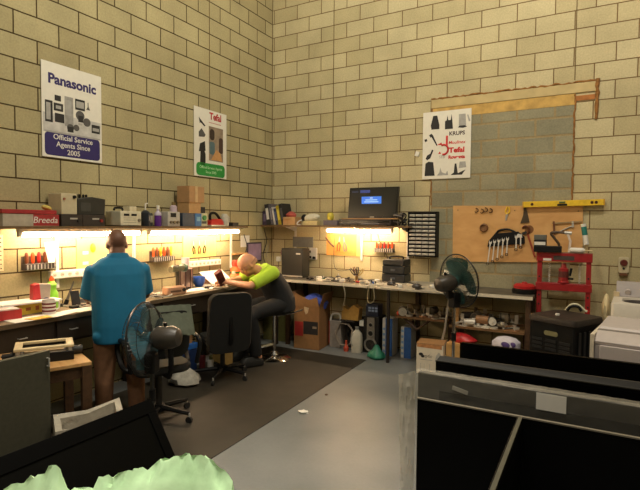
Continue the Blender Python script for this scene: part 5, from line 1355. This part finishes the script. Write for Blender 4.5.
SQ([(.5, -1.9, BT + .006), (.57, -1.82, BT + .008), (.59, -1.7, BT - .02), (.58, -1.5, BT + .006), (.5, -1.4, BT + .006)], .006, M((120, 112, 100), .5), 'grey lead along the bench edge below the handset')
SQ([(.08, -2.62, BT + .2), (.1, -2.55, BT + .05), (.2, -2.5, BT + .006), (.3, -2.55, BT + .006)], .005, WHITE, 'white lead dropping to the bench right of the man')

# ================================================================== UNDER THE LEFT BENCH
t = thing('storage_bin', 'blue box on the floor under the left bench', 'box', (.30, -2.25, 0), HP); obj('body', MB().bx(-.16, .16, -.14, .14, 0, .26), M((36, 60, 110), .5), t, .006); obj('lid', MB().bx(-.165, .165, -.145, .145, .26, .32), M((40, 100, 180), .5), t, .004)
t = thing('carton', 'small tan carton on top of the blue box under the left bench', 'box', (.30, -2.25, .32), HP); obj('body', MB().bx(-.13, .12, -.11, .11, 0, .13), CARD, t, .003)
mb = MB(); mb.loft([[(r_ * 1.3 * math.cos(a) * rb.uniform(.8, 1.2), r_ * math.sin(a) * rb.uniform(.8, 1.2), z) for a in [2 * PI * i / 14 for i in range(14)]] for z, r_ in ((0, .10), (.03, .14), (.08, .13), (.13, .09), (.16, .04))])
solo('rag', mb, M((172, 168, 158), .85, var=.3, scale=14, bump=.6), 'crumpled white patterned bag on the mat beside the chair with armrests', 'bag', (.66, -2.50, .006))
t = thing('carton', 'small upright tan carton under the left bench behind the empty chair', 'box', (.52, -1.75, 0), HP); obj('body', MB().bx(-.085, .085, -.08, .08, 0, .20), M((170, 136, 74), .85), t, .003); obj('flap', MB().box((.0, -.02, .22), (.10, .08, .06)), CARD, t)
t = thing('spray_can', 'white-labelled can under the empty swivel chair', 'can', (.56, -2.0, 0)); obj('body', MB().lathe([(.035, 0), (.035, .11), (.02, .125)]), WHITE, t); obj('cap', MB().cyl((0, 0, .125), (0, 0, .165), .02), M((110, 110, 70), .5), t)
t = thing('spray_can', 'dark red can left of the white-labelled can', 'can', (.50, -2.07, 0)); obj('body', MB().lathe([(.035, 0), (.035, .17), (.02, .185)]), M((96, 30, 34), .4), t); obj('cap', MB().cyl((0, 0, .185), (0, 0, .215), .02), BLACK, t)
solo('board_offcut', MB().bx(-.22, .2, -.012, .012, 0, .36), M((112, 108, 58), .8), 'olive board standing under the bench between stool and tall carton', 'board', (.40, -.45, 0), R(2))
# ================================================================== UNDER THE BACK BENCH
t = thing('carton', 'tall open cardboard box with red and black print under the back bench', 'box', (.985, -.46, 0), R(6)); t.scale = (.88, 1, 1)
mb = MB()
for x0, x1, y0, y1 in ((-.205, .205, -.19, -.183), (-.205, .205, .183, .19), (-.205, -.198, -.183, .183), (.198, .205, -.183, .183)): mb.bx(x0, x1, y0, y1, 0, .56)
mb.bx(-.205, .205, -.19, .19, 0, .006); obj('body', mb, M((150, 108, 66), .85, var=.08), t)
obj('flap', MB().prism([(-.205, .56), (.205, .56), (.17, .70), (.04, .655), (-.12, .71), (-.19, .74)], 'xz', -.196, -.190), M((150, 108, 66), .85, var=.08), t)
for s in (-1, 1): mb = MB(); mb.box((s * .235, 0, .65), (.006, .36, .20), (0, R(s * 20), 0)); obj('flap', mb, M((140, 100, 62), .85), t)
obj('red_print', MB().bx(-.195, -.055, -.1915, -.1895, .17, .36), M((168, 44, 40), .7), t); obj('black_print', MB().bx(-.05, .185, -.1915, -.1895, .20, .37), M((40, 36, 34), .7), t); obj('pale_mark', MB().bx(.10, .165, -.1925, -.191, .28, .31), M((150, 130, 108), .7), t)
obj('scuff', MB().prism([(-.04, .56), (.04, .55), (.02, .48), (-.01, .46), (-.03, .5)], 'xz', -.1975, -.19), M((206, 178, 140), .8), t)
mb = MB(); mb.loft([[(r_ * 1.2 * math.cos(a) * rb.uniform(.85, 1.15), r_ * math.sin(a) * rb.uniform(.85, 1.15), z) for a in [2 * PI * i / 14 for i in range(14)]] for z, r_ in ((-.08, .12), (.0, .15), (.06, .13), (.10, .07), (.12, .02))])
solo('plastic_bag', mb, M((64, 84, 176), .45, bump=.5), 'blue plastic bag bulging out of the tall open cardboard box', 'bag', (1.02, -.46, .60))
t = thing('heater', 'white and red upright appliance behind the coiled cables under the back bench', 'appliance', (1.29, -.30, 0)); obj('body', MB().bx(-.085, .085, -.08, .08, 0, .36), M((150, 140, 132), .5), t, .006); obj('top_frame', MB().tube(curve3([(-.08, -.06, .35), (-.05, -.06, .44), (.05, -.06, .45), (.08, -.06, .36)]), .014), WHITE, t); obj('red_side', MB().bx(-.092, -.085, -.08, .08, .05, .35), RED, t)
def coil(label, c, r, n, m, th=.007):
    mb = MB(); pts = [(c[0] + (r + .012 * math.sin(k * 1.7)) * math.cos(k * .35), c[1] + .02 * math.sin(k * .5), c[2] + (r * 1.25 + .01 * math.cos(k * 2.1)) * math.sin(k * .35)) for k in range(n)]; mb.tube(pts, th, 6); solo('cable', mb, m, label, 'cable')
coil('pale coiled cable standing under the back bench', (1.44, -.40, .20), .12, 60, M((150, 136, 122), .6)); coil('dark coiled cable behind the white bottle under the bench', (1.56, -.30, .17), .11, 55, DARK)
t = thing('carton', 'crushed yellow-brown cardboard perched on a dark box under the bench', 'cardboard', (1.54, -.36, .40)); mb = MB(); mb.prism([(-.14, 0), (.10, 0), (.12, .16), (.03, .20), (-.04, .13), (-.13, .17)], 'xz', -.06, .06); obj('body', mb, M((172, 132, 64), .85, var=.12), t, .003)
t = thing('crate', 'dark box carrying the crushed cardboard under the back bench', 'box', (1.495, -.18, 0)); obj('body', MB().bx(-.10, .10, -.10, .10, 0, .40), M((48, 40, 36), .7), t, .005); obj('ledge', MB().bx(-.10, .10, -.26, -.10, .38, .40), M((48, 40, 36), .7), t)
t = thing('bottle', 'white plastic jerry bottle with grey cap under the back bench', 'bottle', (1.645, -.45, 0), R(8)); mb = MB(); mb.loft([[(x_ * s + dx, y_ * s, z) for x_, y_ in rrect(.145, .09, .035)] for s, z, dx in ((.92, 0, 0), (1, .012, 0), (1, .19, 0), (.82, .25, 0), (.35, .29, .0), (.3, .30, 0))]); obj('body', mb, M((206, 200, 186), .5, var=.05), t); obj('cap', MB().cyl((0, 0, .30), (0, 0, .33), .024), M((130, 130, 126), .5), t); obj('handle', MB().tube(curve3([(-.04, -.03, .25), (-.065, -.03, .2), (-.06, -.048, .12), (-.04, -.046, .09)]), .009), M((160, 156, 146), .5), t)
t = thing('funnel', 'orange-red plug lying left of the white bottle', 'plug', (1.50, -.47, 0)); obj('body', MB().lathe([(.03, 0), (.035, .05), (.015, .08), (.012, .14)]), M((180, 70, 46), .5), t)
t = thing('loudspeaker', 'black loudspeaker with three pale-ringed cones under the back bench', 'loudspeaker', (1.815, -.28, 0)); obj('cabinet', MB().bx(-.105, .105, -.12, .14, 0, .47), M((22, 21, 21), .5), t, .006); mb = MB(); mb.prism([(-.055, .18), (.055, .18), (.05, .46), (-.05, .46)], 'xz', -.126, -.1195); obj('baffle', mb, M((140, 134, 126), .4, .4), t)
for z, r_ in ((.11, .088), (.255, .042), (.365, .03)): cn = obj('cone', MB().lathe([(r_, .12), (r_, .138), (r_ * .8, .138), (r_ * .72, .128), (.02, .124)], c=(0, 0, z), axis=(0, -1, 0)), M((150, 146, 140), .35, .4), t); obj('diaphragm', MB().lathe([(r_ * .78, .127), (r_ * .7, .132), (r_ * .3, .1285), (r_ * .28, .137), (.002, .139)], c=(0, 0, z), axis=(0, -1, 0)), M((30, 29, 28), .5), cn)
t = thing('gadget_box', 'dark blue box with pale printing on the loudspeaker', 'box', (1.815, -.29, .47)); obj('body', MB().bx(-.085, .085, -.08, .08, 0, .15), M((34, 42, 66), .5), t, .003)
for k in range(6): obj('printing', MB().bx(-.05 + .045 * (k % 3), -.015 + .045 * (k % 3), -.0815, -.0795, .06 + .035 * (k // 3), .085 + .035 * (k // 3)), M((140, 160, 196), .5), t)
t = thing('small_box', 'small white box beside the blue printed box under the bench', 'box', (1.675, -.33, .33)); obj('body', MB().bx(-.03, .03, -.05, .05, .0, .07), WHITE, t, .003)
solo('block', MB().bx(-.05, .05, -.07, .07, 0, .33), M((36, 32, 30), .7), 'narrow dark box supporting the small white box', 'box', (1.665, -.24, 0))
for i, (x_, h_, lb) in enumerate(((2.04, .47, 'taller blue and white printed box behind the dark post'), (2.285, .385, 'shorter blue and white printed box right of the dark post'))):
    t = thing('printed_box', lb, 'box', (x_, -.30, 0)); obj('body', MB().bx(-.066, .066, -.10, .10, 0, h_), M((196, 198, 200), .5), t, .003); obj('blue_panel', MB().bx(-.025, .066, -.102, -.0995, .0, h_), M((44, 92, 164), .5), t)
    for k in range(5): obj('printing', MB().bx(-.06, -.03, -.1015, -.0995, .04 + .07 * k, .07 + .07 * k), M((120, 160, 206), .5), t)
mb = MB(); mb.loft([[(r_ * 1.15 * math.cos(a) * rb.uniform(.85, 1.15), r_ * math.sin(a) * rb.uniform(.85, 1.15), z) for a in [2 * PI * i / 14 for i in range(14)]] for z, r_ in ((0, .07), (.03, .10), (.07, .085), (.11, .045), (.17, .02))])
solo('plastic_bag', mb, M((34, 116, 92), .45, bump=.5), 'green plastic bag on the floor in front of the loudspeaker', 'bag', (1.98, -.60, 0))
t = thing('carton', 'white box with small dark pictures under the lower shelf', 'box', (2.72, -.785, 0), R(7)); obj('body', MB().bx(-.145, .145, -.13, .13, 0, .335), M((214, 204, 186), .75, var=.06), t, .003); obj('brown_top', MB().bx(-.146, .146, -.131, .131, .336, .342), CARD, t)
obj('torn_band', MB().prism([(-.14, .30), (.13, .29), (.13, .335), (-.14, .335)], 'xz', -.1312, -.1295), M((178, 124, 78), .8, var=.3), t)
mb = MB(); mb.ell((-.095, -.1305, .22), (.024, .001, .018)); mb.ell((-.075, -.1305, .20), (.02, .001, .016)); obj('picture', mb, INK, t); mb = MB(); mb.text('qyfic', .05, (-.02, -.1305, .205), shear=.2); obj('lettering', mb, INK2, t)
obj('picture', MB().prism([(.06, .15), (.13, .15), (.13, .22), (.1, .26), (.07, .22)], 'xz', -.1312, -.1295), INK3, t); obj('fine_print', MB().bx(-.1, .03, -.1312, -.1295, .16, .166), INK3, t)
for x_ in (-.10, -.06, .0): obj('fine_print', MB().bx(x_, x_ + .004, -.1312, -.1295, .02, .12), INK3, t)
t = thing('carton', 'plain tan cardboard box under the lower shelf behind the fan pole', 'box', (3.0, -.62, 0)); obj('body', MB().bx(-.13, .13, -.12, .12, 0, .335), M((204, 158, 96), .8), t, .003); obj('flap', MB().box((0, -.125, .33), (.2, .004, .03)), M((204, 158, 96), .8), t)
mb = MB(); mb.loft([[(r_ * 1.7 * math.cos(a) * rb.uniform(.85, 1.15) - .03 * (z > .03), r_ * math.sin(a) * rb.uniform(.85, 1.15), z) for a in [2 * PI * i / 14 for i in range(14)]] for z, r_ in ((0, .07), (.03, .09), (.07, .07), (.10, .03))])
solo('plastic_bag', mb, M((186, 40, 44), .4, var=.35, scale=16, bump=.4), 'red and white plastic bag on the tan cardboard box', 'bag', (3.03, -.60, .335))
mb = MB(); mb.loft([[(r_ * 1.9 * math.cos(a) * rb.uniform(.9, 1.1), r_ * math.sin(a) * rb.uniform(.9, 1.1), z) for a in [2 * PI * i / 16 for i in range(16)]] for z, r_ in ((0, .065), (.03, .08), (.09, .075), (.13, .05), (.145, .02))])
t = thing('plastic_bag', 'white plastic bag with purple print under the dark lower shelf', 'bag', (3.50, -.70, .33)); obj('bag', mb, M((206, 200, 212), .45, bump=.5), t); mb = MB(); mb.ell((-.0, -.078, .07), (.045, .008, .03), (0, .3, 0)); mb.ell((.07, -.07, .075), (.03, .008, .028), (0, -.3, 0)); obj('print', mb, M((84, 64, 124), .5), t)
t = thing('crate', 'dark crate carrying the white and purple plastic bag', 'crate', (3.46, -.70, 0)); obj('body', MB().bx(-.2, .2, -.11, .11, 0, .33), M((40, 38, 30), .7), t, .005); obj('yellow_label', MB().bx(.06, .19, -.1115, -.1095, .24, .31), M((150, 140, 40), .6), t)
# machine parts piled on the lower shelves
rp = random.Random(17)
SC = [M((170, 148, 116), .45, .3), M((136, 124, 106), .45, .3), M((206, 198, 184), .4, .3), M((84, 78, 70), .5, .3), M((150, 110, 76), .5, .3), M((222, 214, 198), .5)]
pn_ = 'small gear wheel,short bolt,bent bracket,little motor,round bearing,metal plate'.split(',')
def scrap(kind, loc, group, where):
    s = rp.uniform(1.1, 1.6); m = SC[rp.randrange(6)]; rz = rp.uniform(0, 6.28); lb = pn_[kind] + ' in the pile ' + where; nm = 'gear bolt bracket motor bearing plate'.split()[kind]
    t = thing(nm, lb, 'metal part', loc, rz, '%ss %s' % (pn_[kind], where))
    if kind == 0:
        obj('rim', MB().prism([((.038 if i % 2 else .031) * s * math.cos(2 * PI * i / 24), (.038 if i % 2 else .031) * s * math.sin(2 * PI * i / 24)) for i in range(24)], 'xy', 0, .02), m, t); obj('boss', MB().cyl((0, 0, .02), (0, 0, .04), .014 * s), SC[2], t)
    elif kind == 1:
        obj('shank', MB().cyl((0, 0, .011), (.08 * s, 0, .011), .008), m, t); obj('bolt_head', MB().cyl((-.016, 0, .012), (0, 0, .012), .012, n=6), SC[2], t)
    elif kind == 2:
        obj('bracket', MB().prism([(0, 0), (.09 * s, 0), (.09 * s, .008), (.008, .008), (.008, .07 * s), (0, .07 * s)], 'xz', -.02, .02), m, t); obj('rib', MB().prism([(.008, .008), (.04, .008), (.008, .04)], 'xz', -.003, .003), m, t)
    elif kind == 3:
        obj('case', MB().cyl((-.05 * s, 0, .032 * s), (.04 * s, 0, .032 * s), .032 * s), m, t); obj('shaft', MB().cyl((.04 * s, 0, .032 * s), (.075 * s, 0, .032 * s), .007), SC[2], t); obj('end_plate', MB().cyl((-.056 * s, 0, .032 * s), (-.05 * s, 0, .032 * s), .026 * s), SC[3], t)
    elif kind == 4:
        obj('outer_ring', MB().lathe([(.022, 0), (.035 * s, 0), (.035 * s, .02), (.022, .02), (.022, 0)]), SC[2], t); obj('inner_ring', MB().lathe([(.010, 0), (.017, 0), (.017, .02), (.010, .02), (.010, 0)]), m, t)
    else:
        obj('plate', MB().bx(-.06 * s, .06 * s, -.035, .035, 0, .008), m, t); obj('stud', MB().cyl((.03, 0, .008), (.03, 0, .05), .007), SC[2], t)
cells = []
for i in range(6):
    for j in range(3): cells.append((2.27 + .088 * i + rp.uniform(-.01, .01), -.50 + .125 * j + rp.uniform(-.012, .012)))
rp.shuffle(cells)
for k, (x_, y) in enumerate(cells[:16]): scrap(k % 6, (x_, y, .55), None, 'on the lower shelf under the grey board')
for k in range(12): scrap((2, 3, 0, 5, 2, 4)[k % 6], (2.32 + .042 * k, -.47 + .10 * (k % 3), .578), None, 'on the lower shelf under the grey board')
cells = []
for i in range(7):
    for j in range(4): cells.append((2.98 + .092 * i + rp.uniform(-.01, .01), -.54 + .115 * j + rp.uniform(-.01, .01)))
rp.shuffle(cells)
for k, (x_, y) in enumerate(cells[:26]): scrap(k % 6, (x_, y, .51), None, 'on the dark lower shelf beside the press')
for k in range(22): scrap((2, 3, 0, 2, 5, 3, 1)[k % 7], (2.99 + .027 * k, -.50 + .105 * (k % 4), .542 + .02 * (k % 2)), None, 'on the dark lower shelf beside the press')
t = thing('handsaw', 'red-nosed grinder lying at the left end of the lower shelf', 'grinder', (2.245, -.52, .575), .1); obj('body', MB().cyl((0, 0, 0), (.10, 0, .01), .022), M((60, 56, 52), .5), t); obj('nose', MB().lathe([(.02, 0), (.03, -.02), (.024, -.035), (.01, -.04)], axis=(1, 0, 0)), M((196, 72, 48), .5), t)
# small clutter spread over both benches
rq = random.Random(29)
def small(kind, x, y, z, where):
    rz = rq.uniform(0, 6.28); s = rq.uniform(.9, 1.3)
    if kind == 0:
        t = thing('plug_adapter', 'small white plug adapter ' + where, 'adapter', (x, y, z), rz, 'white plug adapters ' + where); obj('body', MB().bx(-.03 * s, .03 * s, -.022, .022, 0, .035 * s), WHITE, t, .004); obj('pin', MB().cyl((.03 * s, 0, .016), (.05 * s, 0, .016), .005), STEEL, t)
    elif kind == 1:
        t = thing('wire_cutter', 'small dark hand tool ' + where, 'tool', (x, y, z), rz, 'dark hand tools ' + where)
        for q in (-1, 1): obj('handle', MB().tube(curve3([(0, 0, .009), (.05, q * .02, .009), (.11, q * .012, .009)], 4), .008), DARK, t)
        obj('jaw', MB().box((-.03, 0, .009), (.06, .02, .012)), STEEL, t)
    elif kind == 2:
        t = thing('solder_reel', 'small pale reel ' + where, 'reel', (x, y, z), rz, 'pale reels ' + where); obj('flange', MB().lathe([(.035, 0), (.035, .005), (.02, .0055), (.02, .035), (.035, .036), (.035, .04)]), M((206, 196, 170), .5), t); obj('winding', MB().lathe([(.02, .006), (.03, .007), (.03, .034), (.02, .0345)]), STEEL, t)
    elif kind == 3:
        mb = MB(); pts = [(rq.uniform(-.08, .08), rq.uniform(-.05, .05), .006 + .02 * abs(math.sin(k))) for k in range(8)]; mb.tube(curve3(pts, 6), .005, 6)
        t = solo('cable', mb, BLACK if rq.random() < .5 else M((200, 192, 176), .6), 'short tangled lead ' + where, 'cable', (x, y, z), rz, 'tangled leads ' + where)
    elif kind == 4:
        t = thing('appliance_part', 'round dark appliance part ' + where, 'part', (x, y, z), rz, 'dark round parts ' + where); obj('body', MB().lathe([(.04 * s, 0), (.045 * s, .02), (.03 * s, .045), (.012, .05)]), M((58, 54, 52), .4), t); obj('spindle', MB().cyl((0, 0, .05), (0, 0, .075), .008), STEEL, t)
    else:
        t = thing('pcb_offcut', 'pale flat casing piece ' + where, 'part', (x, y, z), rz, 'pale casing pieces ' + where); obj('plate', MB().bx(-.06 * s, .06 * s, -.04, .04, 0, .012), M((214, 206, 190), .5), t, .003); obj('rib', MB().bx(-.05 * s, .05 * s, -.03, -.022, .012, .022), M((190, 182, 166), .5), t)
for k in range(20): small((3, 0, 1, 5, 3, 4, 1, 2)[k % 8], .98 + .05 * k + rq.uniform(-.015, .015), (-.50, -.38, -.22)[k % 3] + rq.uniform(-.03, .03), BT, 'on the back bench between the charcoal box and the ridged case')
for k in range(8): small((3, 4, 1, 0)[k % 4], 2.08 + .085 * k, (-.78, -.62, -.70)[k % 3], BG, 'on the grey board in front of the ridged case')
for k in range(14): small((3, 1, 5, 0, 4, 3)[k % 6], (.48, .36, .28)[k % 3], -2.72 + .125 * k, BT, 'on the left bench between the two people')
for k in range(7): small((1, 3, 5, 4)[k % 4], (.20, .44, .30)[k % 3], -3.50 + .06 * k, BT, 'on the left bench in front of the standing man')
for i, (y, z0, z1) in enumerate(((-.22, 1.58, 1.0), (-.14, 1.45, 1.1), (-.70, 1.5, .95))):
    SQ([(.012, y, z0), (.03, y + .04, (z0 + z1) / 2 + .1), (.02, y - .03, (z0 + z1) / 2 - .1), (.05, y + .02, z1)], .005, (DARK, M((160, 150, 130), .6), DARK)[i], ('dark lead hanging on the left wall closest to the corner', 'pale lead hanging on the left wall next to the corner', 'dark lead hanging left of the purple picture')[i])
for i, (x, z) in enumerate(((.22, 1.22), (.14, 1.12), (.30, 1.06))):
    t = thing('wall_plug', 'small plug pack on the back wall near the corner, %s' % ('highest of three', 'leftmost of three', 'lowest of three')[i], 'plug', (x, -.0005, z)); obj('body', MB().bx(-.03, .03, -.045, 0, -.035, .035), (M((150, 110, 110), .5), WHITE, DARK)[i], t, .004); obj('lead', MB().tube(curve3([(0, -.03, -.035), (.01, -.035, -.08), (.0, -.03, -.12)], 4), .004), DARK, t)
# ================================================================== FLOOR LITTER
mb = MB(); mb.loft([[(.045 * math.cos(a) * rb.uniform(.6, 1.3), .035 * math.sin(a) * rb.uniform(.6, 1.3), z) for a in [2 * PI * i / 9 for i in range(9)]] for z in (0, .006, .014)])
solo('paper_scrap', mb, PAPER, 'torn white paper scrap on the grey floor beside the mat', 'paper', (2.10, -2.54, 0))
solo('debris', MB().cyl((0, 0, 0), (0, 0, .008), .014, n=14), M((90, 70, 52), .6), 'small brown speck of debris on the open grey floor', 'debris', (2.06, -2.05, 0))
